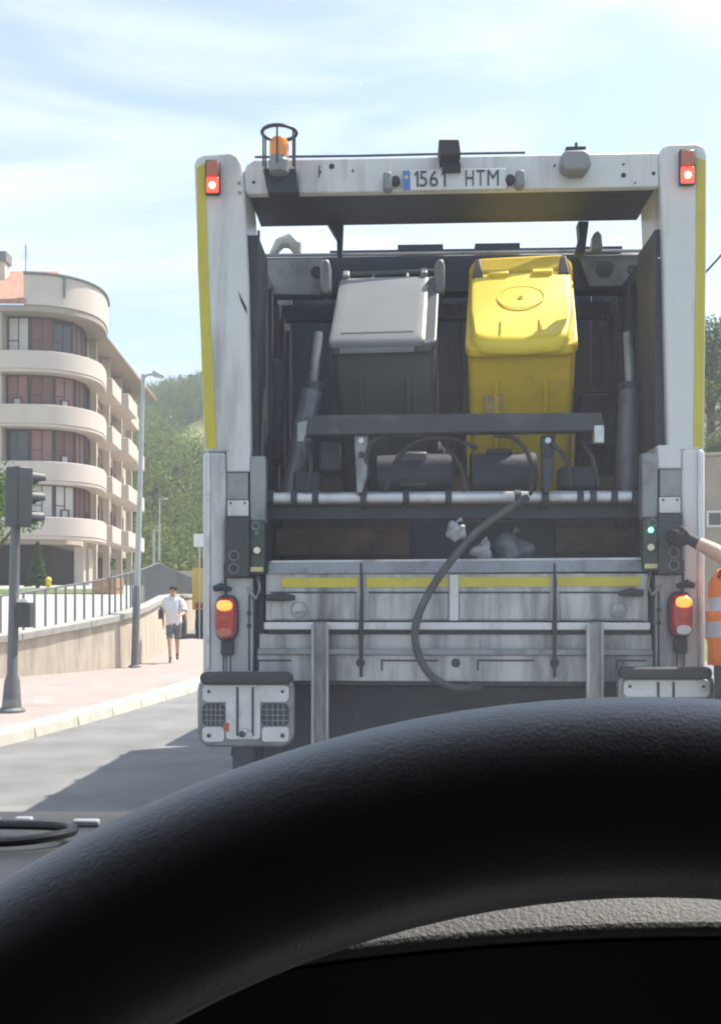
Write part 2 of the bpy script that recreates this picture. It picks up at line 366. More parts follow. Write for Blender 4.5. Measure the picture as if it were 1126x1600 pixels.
# earth bank on the right
soil_m = M('pink_soil', (.34, .245, .20), .95, var=.25, vscale=.7, bump=.6, bscale=6, dirt=(.17, .19, .08), amt=.35, dscale=.25)
bk = MB(); v = []; prof = [(42.8, -.1), (43.4, 2.2), (44.6, 5.8), (46, 7.2), (50, 7.8), (60, 9), (78, 10)]
xs_ = [9.5+i*1.6 for i in range(28)]
for y, z in prof:
    for i, x in enumerate(xs_): v.append((x, y+.5*math.sin(x*.9+z), (z+.4*math.sin(x*.7+y))*min(1, (x-9.2)/3.0) if z > 0 else -.1))
bk.add(v, [(j*28+i, j*28+i+1, (j+1)*28+i+1, (j+1)*28+i) for j in range(len(prof)-1) for i in range(27)])
tag(bk.build('earth_bank', soil_m, smooth=180), kind='structure')
tree('bank_tree', 'tall green tree on top of the pink earth bank at the right edge', 16.6, 48.5, 7.2, 7.4, 2.3, (.11, .165, .045), False, 6500)
tree('bank_bush', 'light green bushy shrub half way up the pink earth bank', 15.75, 45.0, 5.5, 3.2, 1.1, (.14, .19, .05), False, 3000, cat='shrub')
tree('bank_tree', 'rounded olive green tree behind the bushy shrub on the earth bank', 17.9, 47.0, 7.0, 4.4, 1.7, (.11, .14, .05), False, 3600)
tree('pine_tree', 'dark slim conifer with its tip against the sky at the right edge', 24.3, 66, 9, 11.3, 2.2, (.035, .065, .035), True, 3400)
pk_m = M('pink_render', (.42, .31, .265), .85, var=.14, vscale=1.5, dirt=(.27, .21, .17), amt=.55, dscale=.4, streak=True)
wht = M('white_trim', (.72, .72, .70), .6, var=.06); gdark = M('window_glass', (.05, .055, .06), .12, var=.2, vscale=2, spec=.6)
pb = empty('pink_building', (13.2, 40, 0), 0, 'low pink rendered building with a small white framed window, right edge', 'building')
MB().box((0, 0, -.05), (14, 2.4, 7.0)).build('wall', pk_m, pb, bev=.02)
MB().box((-.04, -.05, 7.003), (14.04, 2.44, 7.14)).build('wall_coping', pk_m, pb, bev=.03)
for xw, zw in ((.62, 4.55), (2.6, 4.55), (5, 4.55), (2.6, 1.6), (5, 1.6)):
    wn = MB()
    for a, b in (((xw-.32, -.05, zw-.32), (xw+.32, .02, zw-.24)), ((xw-.32, -.05, zw+.24), (xw+.32, .02, zw+.32)), ((xw-.32, -.05, zw-.24), (xw-.24, .02, zw+.24)), ((xw+.24, -.05, zw-.24), (xw+.32, .02, zw+.24))): wn.box(a, b)
    wf = wn.build('window', wht, pb); MB().box((xw-.24, -.02, zw-.24), (xw+.24, -.004, zw+.24)).build('pane', gdark, wf)

# thin summer haze in the valley
hzm = bpy.data.materials.new('haze'); hzm.use_nodes = True; ht = hzm.node_tree; ht.nodes.clear(); ho_ = N(ht, 'ShaderNodeOutputMaterial'); pv = N(ht, 'ShaderNodeVolumePrincipled')
pv.inputs['Color'].default_value = (.93, .96, 1, 1); pv.inputs['Density'].default_value = .0012; pv.inputs['Anisotropy'].default_value = .25; ht.links.new(pv.outputs[0], ho_.inputs['Volume'])
tag(MB().box((-430, -130, -1.03), (430, 430, 75)).build('haze', hzm, smooth=0), 'pale summer haze over the valley', 'haze', kind='stuff')

# ================================================================== APARTMENT BUILDING (left)
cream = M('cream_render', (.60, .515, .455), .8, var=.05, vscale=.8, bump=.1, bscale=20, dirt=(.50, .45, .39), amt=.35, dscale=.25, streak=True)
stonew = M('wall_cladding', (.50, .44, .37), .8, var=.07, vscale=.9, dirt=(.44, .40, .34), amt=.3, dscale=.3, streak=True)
shut = [M('shutter_plum', (.20, .095, .085), .6, var=.15, vscale=1.5, stretch=(1, 1, 12)), M('shutter_rose', (.30, .16, .145), .6, var=.15, vscale=1.5, stretch=(1, 1, 12)), M('blind_pale', (.62, .60, .58), .6, var=.06)]
fr_m = M('window_frame_brown', (.10, .06, .05), .5, var=.15)
tile_m = M('roof_tile', (.42, .22, .15), .85, var=.25, vscale=1.2, bump=.5, bscale=6, stretch=(3, 1, 1))
soffit_m = M('soffit', (.36, .31, .26), .85, var=.08)
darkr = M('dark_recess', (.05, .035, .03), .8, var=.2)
AB = empty('apartment_building', (-18, 56, 2.0), 0, 'cream apartment block with curved balcony bands and dark windows, behind the railing', 'building')
def L_(p): return (p[0]+18, p[1]-56, p[2]-2.0)
cpx = [(-60, 54.6), (-20, 54.7), (6, 54.8), (34, 54.8), (70, 54.95), (100, 55.45), (122, 56.2), (136, 57.2), (143, 58.4), (146, 60.0)]
curve = [((x-CX)/FPX*y, y) for x, y in cpx]
# smooth the arc part with Catmull-Rom
def cr_(pts, n=5):
    out = []
    for i in range(len(pts)-1):
        p0, p1, p2, p3 = [Vector(pts[max(0, min(len(pts)-1, k))]) for k in (i-1, i, i+1, i+2)]
        for k in range(n):
            t = k/n; out.append(.5*((2*p1)+(-p0+p2)*t+(2*p0-5*p1+4*p2-p3)*t*t+(-p0+3*p1-3*p2+p3)*t**3))
    return out+[Vector(pts[-1])]
arc = cr_(curve[2:], 4); full = [Vector(curve[0]), Vector(curve[1])]+arc
side_end = Vector(((209-CX)/FPX*77, 77)); side0 = arc[-1]
def band(pts, off_out, thick, z0, z1, name, mat, parent, bev=.03):
    p = [tuple(q) for q in pts]; a = offset(p, -off_out); b = offset(p, -(off_out-thick))
    return MB().loft([[L_((*a[i], z0)), L_((*a[i], z1)), L_((*b[i], z1)), L_((*b[i], z0))] for i in range(len(p))]).build(name, mat, parent, bev=bev)
sidep = [side0+(side_end-side0)*(k/8) for k in range(9)]
# main body walls set back from the bands
core = full+sidep[1:]
cb = offset([tuple(p) for p in core], .55); cb2 = cb+[(-40, 77), (-40, cb[0][1])]
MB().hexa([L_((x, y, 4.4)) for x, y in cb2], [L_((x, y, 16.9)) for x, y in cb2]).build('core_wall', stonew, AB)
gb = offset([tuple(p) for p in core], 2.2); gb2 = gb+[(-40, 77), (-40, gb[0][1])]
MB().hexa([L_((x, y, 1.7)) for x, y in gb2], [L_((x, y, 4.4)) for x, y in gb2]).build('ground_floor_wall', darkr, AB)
# flat wall strip on the far left of the facade
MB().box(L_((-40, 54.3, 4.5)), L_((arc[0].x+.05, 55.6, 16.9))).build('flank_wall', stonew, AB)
floors = [(4.75, 5.76), (7.7, 8.71), (10.7, 11.72), (13.6, 14.56)]
for k, (z0, z1) in enumerate(floors):
    bnd = band(arc, .75, .25, z0, z1, 'balcony_parapet', cream, AB)
    band(arc, .72, .9, z0-.16, z0-.004, 'balcony_slab', cream, bnd)
# glazing: windows between the bands, each with its frame and pane or shutter
L = [0.]
for a, b in zip(arc, arc[1:]): L.append(L[-1]+(b-a).length)
def along(s):
    for i in range(len(arc)-1):
        if L[i] <= s <= L[i+1]:
            t = (s-L[i])/(L[i+1]-L[i]); d = (arc[i+1]-arc[i]).normalized(); return arc[i]+(arc[i+1]-arc[i])*t, d
    return arc[-1], (arc[-1]-arc[-2]).normalized()
def window(p, d, wd, z0, z1, mat, depth=.1, parent=AB, inset=.3, sill=False):
    n = Vector((-d.y, d.x))     # into the building
    c = p+n*inset
    def P(s, q, z): r_ = c+d*s+n*q; return L_((r_.x, r_.y, z))
    def bx_(mb, s0, s1, q0, q1, a, b): mb.hexa([P(s0, q0, a), P(s1, q0, a), P(s1, q1, a), P(s0, q1, a)], [P(s0, q0, b), P(s1, q0, b), P(s1, q1, b), P(s0, q1, b)])
    h = wd/2; mb = MB(); t = .07
    bx_(mb, -h, h, 0, depth, z0, z0+t); bx_(mb, -h, h, 0, depth, z1-t, z1); bx_(mb, -h, -h+t, 0, depth, z0+t, z1-t); bx_(mb, h-t, h, 0, depth, z0+t, z1-t)
    if z1-z0 > 1.2: bx_(mb, -.025, .025, .01, depth-.01, z0+t, z1-t); bx_(mb, -h+t, -.026, .015, depth-.015, z0+(z1-z0)*.36, z0+(z1-z0)*.36+.05)
    w_ = mb.build('window', fr_m, parent)
    mb = MB(); bx_(mb, -h+t, h-t, depth*.5, depth*.8, z0+t, z1-t); mb.build('pane', mat, w_)
tot = L[-1]
glz = [(5.76, 7.55), (8.71, 10.54), (11.72, 13.44), (14.56, 16.6)]
nwin = 6
for k, (z0, z1) in enumerate(glz):
    for j in range(nwin):
        s = tot*(j+.5)/nwin; p, d = along(s); wd = tot/nwin-.16
        if k == 3: m = gdark if j in (2, 5) else (shut[2] if j < 1 else shut[0])
        else: m = [shut[1], shut[0]][(j+k) % 2] if random.random() < .8 else gdark
        if k == 0 and j in (1, 2): m = shut[2]
        if k == 1 and j in (0,): m = gdark
        window(p, d, wd, z0+.02, z1, m, inset=.18 if k < 3 else .35)
        if m is not gdark and k < 3 and j % 2 == 0:   # low pale panel behind the parapet
            window(p, d, wd*.42, z0+.02, z0+.5, shut[2], inset=.12)
# attic drum and roof
arcA = arc[5:]
att = band(arcA, .85, .3, 16.95, 18.55, 'attic_parapet', cream, AB)
band(arcA, .95, .45, 18.55, 18.68, 'parapet_cap', M('lead_grey', (.20, .20, .20), .6), att)
band(arc, .80, 1.6, 16.62, 16.93, 'attic_slab', soffit_m, att)
for s_ in (3.6, 6.6):
    p, d = along(s_); MB().box(L_((p.x-.07, p.y-1.25, 17.5)), L_((p.x+.07, p.y-.9, 18.6))).build('rain_spout', M('lead_grey', (.2, .2, .2), .6), att)
rpts = [L_((-40, 53.6, 16.95)), L_((arc[5].x+.2, 53.9, 16.95)), L_((arc[6].x, 59.5, 20.2)), L_((-40, 59.5, 20.2))]
MB().hexa(rpts, [(x, y, z+.25) for x, y, z in rpts]).build('tiled_roof', tile_m, AB)
ch = MB().box(L_((-20.9, 57.6, 18.6)), L_((-20.0, 58.4, 20.4))).build('chimney', cream, AB)
MB().box(L_((-21.0, 57.5, 20.403)), L_((-19.9, 58.5, 20.95))).build('chimney_cap', M('lead_grey', (.2, .2, .2), .6), ch)
MB().box(L_((-19.9, 60.2, 20.0)), L_((-18.5, 61.5, 20.55))).build('roof_vent', M('lead_grey', (.2, .2, .2), .6), AB)
an = MB(); an.tube([L_((-18.95, 58, 18.6)), L_((-18.95, 58, 21.5))], .03, 6)
for q in range(5): an.tube([L_((-19.2+.03*q, 58, 20.7+.15*q)), L_((-18.7-.03*q, 58, 20.7+.15*q))], .012, 5)
an.build('antenna', M('lead_grey', (.2, .2, .2), .6), AB)
# side facade: overhanging eave and balconies stepping back
so = (side_end-side0).normalized(); sn = Vector((so.y, -so.x))   # outwards, to the right
eo = [side0-so*3.6, side_end+so*1.0]
def sp(a, o_, z): q = side0+so*a+sn*o_; return L_((q.x, q.y, z))
Ls = (side_end-side0).length
MB().hexa([sp(-3.4, -.9, 16.75), sp(-2.0, .75, 16.7), sp(Ls+1, 1.55, 16.45), sp(Ls+1, -2, 16.75)], [sp(-3.4, -.9, 17.0), sp(-2.0, .75, 16.85), sp(Ls+1, 1.55, 16.6), sp(Ls+1, -2, 17.3)]).build('eave', soffit_m, AB, bev=.03)
MB().hexa([sp(-3.2, -1.2, 17.02), sp(-1.6, .6, 16.88), sp(Ls+1.1, 1.6, 16.62), sp(Ls+1.1, -9, 19)], [sp(-3.2, -1.2, 17.1), sp(-1.6, .6, 16.96), sp(Ls+1.1, 1.6, 16.7), sp(Ls+1.1, -9, 19.1)]).build('side_roof', tile_m, AB)
for k, (z0, z1) in enumerate(floors):
    for j, (a, b, o_) in enumerate(((1.0, 4.4, .95), (5.6, 9.6, 1.25), (10.8, 14.6, 1.1))):
        if k == 3 and j == 2: o_ = .7
        mb = MB(); mb.hexa([sp(a, -.2, z0), sp(a, o_, z0), sp(b, o_, z0), sp(b, -.2, z0)], [sp(a, -.2, z1), sp(a, o_, z1), sp(b, o_, z1), sp(b, -.2, z1)])
        mb.build('side_balcony', cream, AB, bev=.03)
        if k < 3 or j > 0:
            c = side0+so*((a+b)/2); window(c, so, (b-a)*.8, z1+.05, z1+1.45, shut[(j+k) % 2], inset=.35)
for a in (.3, 5.0, 10.2, 15.0):
    MB().hexa([sp(a, -.3, 2), sp(a, .12, 2), sp(a+.35, .12, 2), sp(a+.35, -.3, 2)], [sp(a, -.3, 16.6), sp(a, .12, 16.6), sp(a+.35, .12, 16.6), sp(a+.35, -.3, 16.6)]).build('side_pier', stonew, AB)
# columns on the ground floor
for s_ in (5.0, 6.5, 7.7):
    p, d = along(s_); q = p+Vector((-d.y, d.x))*.35
    MB().box(L_((q.x-.27, q.y-.25, 1.6)), L_((q.x+.27, q.y+.25, 4.28))).build('column', stonew, AB, bev=.03)

# small things on the lawn behind the railing
hyd = empty('hydrant', at(76, 915, 46), 0, 'small yellow hydrant standing on the lawn behind the railing', 'hydrant')
hyd.location.z = tz(46)
ym = M('yellow_enamel', (.75, .55, .03), .5, var=.08)
MB().lathe((0, 0, 0), [(.16, 0), (.16, .08), (.11, .1), (.11, .42), (.14, .44), (.14, .5), (.10, .58), (.03, .62)], 14).build('barrel', ym, hyd)
MB().lathe((0, -.1, .34), [(.06, 0), (.06, -.12), (.04, -.13)], 10, ax='y').build('outlet', ym, hyd)
pl = empty('planter', (-10.35, 42.2, tz(42.2)-.35), R(-20), 'orange brick planter box beside the flats behind the railing', 'planter')
pl.scale = (.55, .6, .9)
br_m = M('orange_brick', (.44, .25, .13), .85, var=.2, vscale=5, bump=.3, bscale=20)
for k in range(5):
    for j in range(5):
        MB().box((-.95+j*.38+(.0 if k % 2 else -.06), -.5, k*.22), (-.95+j*.38+.365+(.0 if k % 2 else -.06), .5, k*.22+.212)).build('brick', br_m, pl)
MB().box((-.9, -.42, .3), (.85, .42, 1.06)).build('soil', M('soil_dark', (.08, .055, .04), .95), pl)
# ------------------------------------------------------------------ street lamps
galv = M('galvanised_pole', (.42, .45, .44), .45, .35, var=.12, vscale=4, dirt=(.25, .26, .25), amt=.3, dscale=1.5)
galv_d = M('dark_pole_sleeve', (.16, .165, .165), .6, .2, var=.15)
def lamp(x, y, z, h, lean, arm, label, r=.07):
    o = empty('street_lamp', (x, y, z), 0, label, 'street lamp', 'street lamps along the pavement'); o.rotation_euler = (0, lean, 0)
    MB().tube([(0, 0, 1.6), (0, 0, h)], [r, r*.62], 12).build('pole', galv, o)
    MB().lathe((0, 0, 0), [(r*2, 0), (r*2, .03), (r*1.25, .05), (r*1.2, 1.55), (r*.9, 1.62)], 14).build('pole_sleeve', galv_d, o)
    MB().tube([(0, 0, h-.06), (arm*.3, 0, h), (arm*.6, 0, h-.01)], r*.45, 8).build('arm', galv, o)
    hd = MB().loft([[(arm*.45, -.07, h-.03), (arm*.45, .07, h-.03), (arm*.45, .07, h+.05), (arm*.45, -.07, h+.05)], [(arm*.6, -.12, h-.05), (arm*.6, .12, h-.05), (arm*.6, .12, h+.06), (arm*.6, -.12, h+.06)], [(arm, -.07, h-.05), (arm, .07, h-.05), (arm, .07, h), (arm, -.07, h)]]).build('lamp_head', galv, o, bev=.015)
    MB().box((arm*.62, -.08, h-.062), (arm*.95, .08, h-.052)).build('lens', wht, hd)
lamp(-4.42, 20.05, PZ, 5.75, R(1.7), .40, 'tall grey street lamp on the pavement in front of the wall corner', .06)
lamp(-12.4, 63, tz(63), 5.4, R(.5), .5, 'second slim grey street lamp farther along the street', .075)
lamp(-17.0, 84, 1.6, 5.4, 0, .6, 'short faint street lamp with pale head, farthest along the street', .07)
lamp(-15.3, 76, tz(76), 4.6, 0, .45, 'thin faint street lamp just left of the second one', .06)
# ------------------------------------------------------------------ traffic light, seen from behind
tl_m = M('signal_black', (.045, .048, .05), .5, var=.2, vscale=6); tl_p = M('signal_post', (.13, .135, .14), .5, .1, var=.15, vscale=3, dirt=(.2, .2, .19), amt=.2)
tp_ = onground(18, 1113, PZ)
TL = empty('traffic_light', tp_, 0, 'dark grey traffic light post at the kerb, seen from behind', 'traffic light'); TL.rotation_euler = (0, R(1.2), 0)
S = FPX/tp_.y
MB().lathe((0, 0, 0), [(.16, 0), (.16, .03), (.115, .06), (.09, .38), (.062, .45), (.058, 2.2), (.055, 2.80)], 16).build('post', tl_p, TL)
def signal(parent, x, z, rz, n=3):
    hd = MB().box((-.135, -.10, z), (.135, .11, z+.24*n)).build('signal_head', tl_m, parent, bev=.02); hd.location = (x, 0, 0); hd.rotation_euler.z = rz
    for k in range(n):
        zz = z+.12+.24*k
        ho = MB(); prof = []
        for a in range(-50, 231, 20):
            prof.append((.095*math.cos(R(a)), .095*math.sin(R(a))))
        lo_ = [(p[0], .112, zz+p[1]) for p in prof]+[(p[0]*.93, .112, zz+p[1]*.93) for p in prof[::-1]]
        hi_ = [(p[0], .112+(.2 if p[1] > -.02 else .08), zz+p[1]) for p in prof]+[(p[0]*.93, .112+(.2 if p[1] > -.02 else .08), zz+p[1]*.93) for p in prof[::-1]]
        ho.hexa(lo_, hi_).build('visor', tl_m, hd)
        MB().lathe((0, .111, zz), [(.085, 0), (.08, .02), (.03, .035)], 16, ax='y').build('lens', M('lens_%d' % k, [(.02, .16, .08), (.30, .18, .02), (.25, .02, .02)][k % 3], .25), hd)
signal(TL, .03, 2.22, R(-38)); MB().box((-.09, -.03, 2.7), (.05, .03, 2.76)).build('bracket', tl_m, TL)
sb = MB().box((.06, -.09, 1.02), (.225, .09, 1.32)).build('push_button_box', tl_m, TL, bev=.015)
MB().box((.07, -.1, 1.323), (.19, .08, 1.36)).build('box_lid', wht, sb)
# ------------------------------------------------------------------ yellow works lorry beyond the pavement, half hidden
YT = empty('works_lorry', (-4.78, 36.4, 0), 0, 'yellow works lorry half hidden beyond the pavement, left of the garbage truck', 'lorry')
yp = M('works_yellow', (.62, .42, .06), .55, var=.1, dirt=(.3, .22, .08), amt=.3); blk = M('matt_black', (.03, .03, .032), .7, var=.2); tyre = M('tyre_rubber', (.025, .025, .025), .85, var=.2, bump=.2, bscale=40)
MB().box((-1.2, 0, 1.05), (1.2, 4.2, 2.55)).build('body', yp, YT, bev=.04)
MB().box((-1.0, .02, 2.56), (1.1, 2, 3.0)).build('load', M('load_dark', (.16, .11, .06), .9, var=.3, bump=.5, bscale=8), YT, bev=.1)
MB().box((-1.1, .1, .55), (1.1, 6.2, 1.045)).build('chassis', blk, YT)
cab = MB().loft([[(-1.15, 4.4, .6), (1.15, 4.4, .6), (1.15, 4.4, 2.9), (-1.15, 4.4, 2.9)], [(-1.15, 6.2, .6), (1.15, 6.2, .6), (1.1, 6.0, 2.9), (-1.1, 6.0, 2.9)]]).build('cab', yp, YT, bev=.06)
MB().box((-.95, 4.37, 1.9), (.95, 4.395, 2.6)).build('rear_window', gdark, cab)
for xx in (-1.05, 1.05):
    for yy in (1.0, 5.2):
        wh = MB().lathe((xx, yy, .48), [(.2, -.14), (.44, -.14), (.48, -.1), (.48, .1), (.44, .14), (.2, .14)], 22, ax='x').build('wheel', tyre, YT)
        MB().lathe((xx, yy, .48), [(.05, -.15), (.19, -.145), (.19, .145), (.05, .15)], 14, ax='x').build('rim', galv, wh)
for xx in (-.95, .95): MB().box((xx-.14, -.03, 1.1), (xx+.14, -.002, 1.3)).build('tail_lamp', M('dull_red', (.35, .03, .03), .4), YT)
MB().box((-.62, -.02, 1.35), (-.2, -.004, 2.5)).build('dark_panel', blk, YT)
SG = empty('road_sign', (-5.66, 36.0, -.03), 0, 'small white rectangular sign panel above the works lorry', 'sign')
MB().tube([(0, .03, 0), (0, .03, 3.72)], .03, 8).build('post', galv, SG); MB().box((-.2, -.01, 3.3), (.2, .01, 3.75)).build('panel', wht, SG, bev=.004)
# overhead cable on the right, between a timber pole outside the frame and a hidden stub pole
def upole(x, y, h, label):
    o = empty('utility_pole', (x, y, -.03), 0, label, 'pole', 'utility poles'); MB().tube([(0, 0, 0), (0, 0, h)], [.13, .09], 10).build('shaft', bark, o)
    MB().box((-.5, -.05, h-.5), (.5, .05, h-.38)).build('crossarm', bark, o)
upole(12.4, 30, 13.8, 'tall timber pole just outside the right edge of the photo'); upole(4.6, 30, 5.6, 'short timber pole hidden behind the garbage truck')
cc = [Vector((12.4, 30, 13.6)).lerp(Vector((4.6, 30, 5.5)), t/12)-Vector((0, 0, .25*math.sin(math.pi*t/12))) for t in range(13)]
tag(MB().tube(cc, .035, 6).build('overhead_cable', blk), 'dark overhead cable slanting across the sky at the right edge', 'cable')

# ================================================================== GARBAGE TRUCK
PSI = R(2.3); TO = Vector((.46, 5.0, 0)); TR = Vector((math.cos(PSI), -math.sin(PSI), 0)); TF = Vector((math.sin(PSI), math.cos(PSI), 0)); CAM = Vector((0, 0, H))
def P(px, py, w_=0.):               # truck frame (u right, w forward, v up) of a photo pixel on the plane w = const
    d = Vector(((px-CX)/FPX, 1, (HY-py)/FPX)); t = (w_+(TO-CAM).dot(TF))/d.dot(TF); q = CAM+d*t-TO
    return Vector((q.dot(TR), w_, q.z+0.0))
def bx(x0, y0, x1, y1, w0, w1, mb=None, mi=0):
    a = P(x0, y1, w0); b = P(x1, y0, w0); mb = mb or MB(); return mb.box((a.x, w0, a.z), (b.x, w1, b.z), mi)
def poly(pts, w0, w1, mb=None, mi=0):
    q = [P(x, y, w0) for x, y in pts]; mb = mb or MB(); return mb.hexa([(p.x, w0, p.z) for p in q], [(p.x, w1, p.z) for p in q], mi)
def disc(px, py, r, w0, w1, mb=None, n=18, mi=0):
    c = P(px, py, w0); s_ = (w0+5)/FPX; mb = mb or MB(); return mb.lathe((c.x, 0, c.z), [(r*s_, w1), (r*s_, w0+.003), (r*s_*.9, w0)], n, ax='y', mi=mi)
T = empty('garbage_truck', TO, -PSI, 'white rear loading garbage truck with yellow stripes, seen from behind', 'truck')

white = M('truck_white', (.60, .60, .595), .42, var=.05, vscale=2.5, dirt=(.26, .25, .23), amt=.42, dscale=1.0, streak=True)
wdirty = M('truck_white_worn', (.47, .47, .465), .5, var=.14, vscale=3.5, bump=.12, bscale=25, dirt=(.085, .08, .075), amt=.72, dscale=.9, streak=True)
yel = M('yellow_stripe', (.52, .44, .035), .45, var=.08, vscale=3, dirt=(.28, .26, .12), amt=.35, dscale=1.5)
gsteel = M('grey_steel', (.26, .265, .27), .45, .45, var=.18, vscale=5, bump=.1, bscale=40, dirt=(.10, .095, .09), amt=.5, dscale=1.5)
bright = M('bright_steel', (.55, .56, .57), .33, .7, var=.15, vscale=7, bump=.08, bscale=60, dirt=(.22, .20, .18), amt=.45, dscale=2)
dsteel = M('dark_steel', (.032, .038, .052), .55, .2, var=.35, vscale=3, bump=.15, bscale=30, dirt=(.022, .022, .026), amt=.5, dscale=1)
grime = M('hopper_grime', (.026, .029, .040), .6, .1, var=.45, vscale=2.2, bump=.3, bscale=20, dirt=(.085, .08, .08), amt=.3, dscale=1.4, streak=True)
rustm = M('rusty_plate', (.12, .07, .042), .75, .1, var=.45, vscale=4, bump=.3, bscale=25, dirt=(.05, .035, .028), amt=.62, dscale=1.4)
alu = M('dull_aluminium', (.62, .63, .64), .4, .35, var=.12, vscale=9, bump=.1, bscale=60, dirt=(.3, .29, .28), amt=.4, dscale=2.5)
rub = M('black_rubber', (.03, .03, .032), .65, var=.2, vscale=6)
grey_p = M('grey_plastic', (.22, .225, .23), .5, var=.15, vscale=6)
redl = M('red_lens', (.40, .015, .02), .15, var=.1, coat=.6); redlit = M('red_lens_lit', (.8, .03, .02), .2, emis=(1, .05, .03), es=1.6)
redhot = M('red_led_lit', (1, .3, .2), .2, emis=(1, .22, .12), es=4.5)
amb = M('amber_lens', (.85, .25, .01), .15, var=.08, coat=.6); amblit = M('amber_lens_lit', (1, .5, .1), .2, emis=(1, .16, .02), es=1.2)
dullred = M('faded_red_lens', (.45, .14, .08), .3, var=.1)
clearl = M('clear_lens', (.55, .53, .52), .12, var=.1, coat=.5)
grn = M('green_led', (.1, .8, .3), .3, emis=(.12, 1, .38), es=3.0); wbtn = M('pale_button', (.75, .70, .50), .4)

# --- upper pillars with stripe and marker lamp
pl_out = [(303, 256), (307, 246), (318, 240), (360, 237), (372, 243), (378, 256), (382, 300), (388, 440), (392, 706), (319, 706)]
pr_out = [(1030, 244), (1034, 230), (1044, 224), (1090, 222), (1101, 228), (1105, 240), (1104, 400), (1100, 704), (1043, 704), (1037, 420)]
for out, st, lampb, hot in ((pl_out, [(307, 262), (320, 254), (325, 420), (338, 700), (321, 700), (309, 420)], (320, 248, 343, 302), (331, 288)),
                            (pr_out, [(1088, 246), (1102, 250), (1101, 420), (1098, 698), (1083, 698), (1087, 420)], (1062, 231, 1087, 287), (1075, 272))):
    p = poly(out, 0, .42).build('pillar', white, T, bev=.012)
    poly(st, -.004, -.0005).build('reflective_stripe', yel, p)
    x0, y0, x1, y1 = lampb; ml = bx(x0, y0, x1, y1, -.035, -.002).build('marker_lamp', rub, T, bev=.008)
    ym_ = y0+(y1-y0)*.48
    bx(x0+2, y0+2, x1-2, ym_, -.048, -.036).build('faded_lens', dullred, ml, bev=.006)
    bx(x0+2, ym_+1, x1-2, y1-2, -.048, -.036).build('lit_lens', redlit, ml, bev=.006)
    disc(hot[0], hot[1], 5.5, -.056, -.0485).build('lamp_bulb', redhot, ml)
poly([(372, 455), (376, 470), (386, 492), (385, 480)], -.004, -.0008).build('paint_scratch', blk, T)
for x, y in ((374, 300), (373, 285)): disc(x, y, 3, -.006, -.0005, n=10).build('rivet', gsteel, T)
# --- top beam
beam = poly([(380, 270), (384, 258), (396, 249), (1030, 237), (1030, 291), (660, 298), (386, 303), (381, 296)], .02, .07).build('top_beam', white, T, bev=.008)
q0 = P(388, 300, .07); q1 = P(1028, 250, .07)
MB().hexa([(q0.x, .072, P(388, 303, .07).z+.004), (q1.x, .072, P(1030, 291, .07).z+.004), (q1.x, .53, P(1030, 291, .07).z+.004), (q0.x, .53, P(388, 303, .07).z+.004)],
          [(q0.x, .072, P(388, 256, .07).z), (q1.x, .072, P(1030, 246, .07).z), (q1.x, .53, P(1030, 246, .07).z-.05), (q0.x, .53, P(388, 256, .07).z-.05)]).build('beam_box', dsteel, beam)  # shade and dirt of the beam's underside put into the dark colour
MB().tube([P(398, 245, .05), P(560, 243, .05), P(690, 240, .05), P(820, 238, .05)], .006, 6).build('lamp_cable', rub, beam)
for x, y, r in ((518, 259, 4.5), (974, 273, 4), (500, 268, 2), (551, 266, 2), (396, 284, 2.5), (866, 258, 2), (1021, 270, 3), (974, 256, 2), (992, 285, 1.6)): disc(x, y, r, .016, .0195, n=10).build('beam_hole', blk, beam)
MB().tube([P(499, 258, .015), P(498, 277, .015)], .003, 5).build('scratch_mark', blk, beam)
# number plate
NP = poly([(628, 265), (791, 262), (792, 294), (629, 297)], .0, .012).build('number_plate', M('plate_white', (.62, .63, .63), .4, var=.06, vscale=12, dirt=(.4, .4, .4), amt=.4), T, bev=.003)
poly([(629, 266), (640, 265.8), (641, 296), (630, 296.5)], -.003, -.0005).build('blue_band', M('plate_blue', (.08, .16, .45), .4, var=.1), NP)
disc(634.5, 276, 3.2, -.006, -.0035, n=12).build('star_ring', M('plate_stars', (.5, .5, .3), .5), NP); 
txt_m = M('plate_text', (.06, .06, .07), .5, var=.1)
fc = bpy.data.curves.new('t', 'FONT'); fc.size = 1; fc.extrude = .004; fc.space_character = 1.12
def text(s, x0, y0, x1, y1, w_, mat, parent, name='lettering'):
    fc.body = s; to = bpy.data.objects.new('t', fc); COL.objects.link(to); bpy.context.view_layer.update()
    me = bpy.data.meshes.new_from_object(to.evaluated_get(bpy.context.evaluated_depsgraph_get())); bpy.data.objects.remove(to)
    co = np.array([v.co[:] for v in me.vertices]); mn, mxx = co.min(0), co.max(0); a = P(x0, y1, w_); b = P(x1, y0, w_)
    for v in me.vertices:
        fx = (v.co.x-mn[0])/(mxx[0]-mn[0]); fy = (v.co.y-mn[1])/(mxx[1]-mn[1]); v.co = Vector((a.x+(b.x-a.x)*fx, w_-(v.co.z)*.4, a.z+(b.z-a.z)*fy))
    me.materials.append(mat); o = bpy.data.objects.new(name, me); COL.objects.link(o); o.parent = parent; return o
for x0, yy in ((647, 266.3), (689.5, 265.6)):
    o1 = MB(); poly([(x0, yy+5), (x0+4, yy), (x0+6.6, yy), (x0+6.6, yy+25), (x0+3.6, yy+25), (x0+3.6, yy+5), (x0, yy+8)], -.0045, -.0005, o1).build('plate_character', txt_m, NP)
for s_, x0, x1 in (('5', 655, 667), ('6', 671, 684), ('H', 727, 740), ('T', 744, 757), ('M', 761, 779)):
    yy = 266.5-(x0-646)*.018; text(s_, x0, yy, x1, yy+25, -.0025, txt_m, NP, 'plate_character')
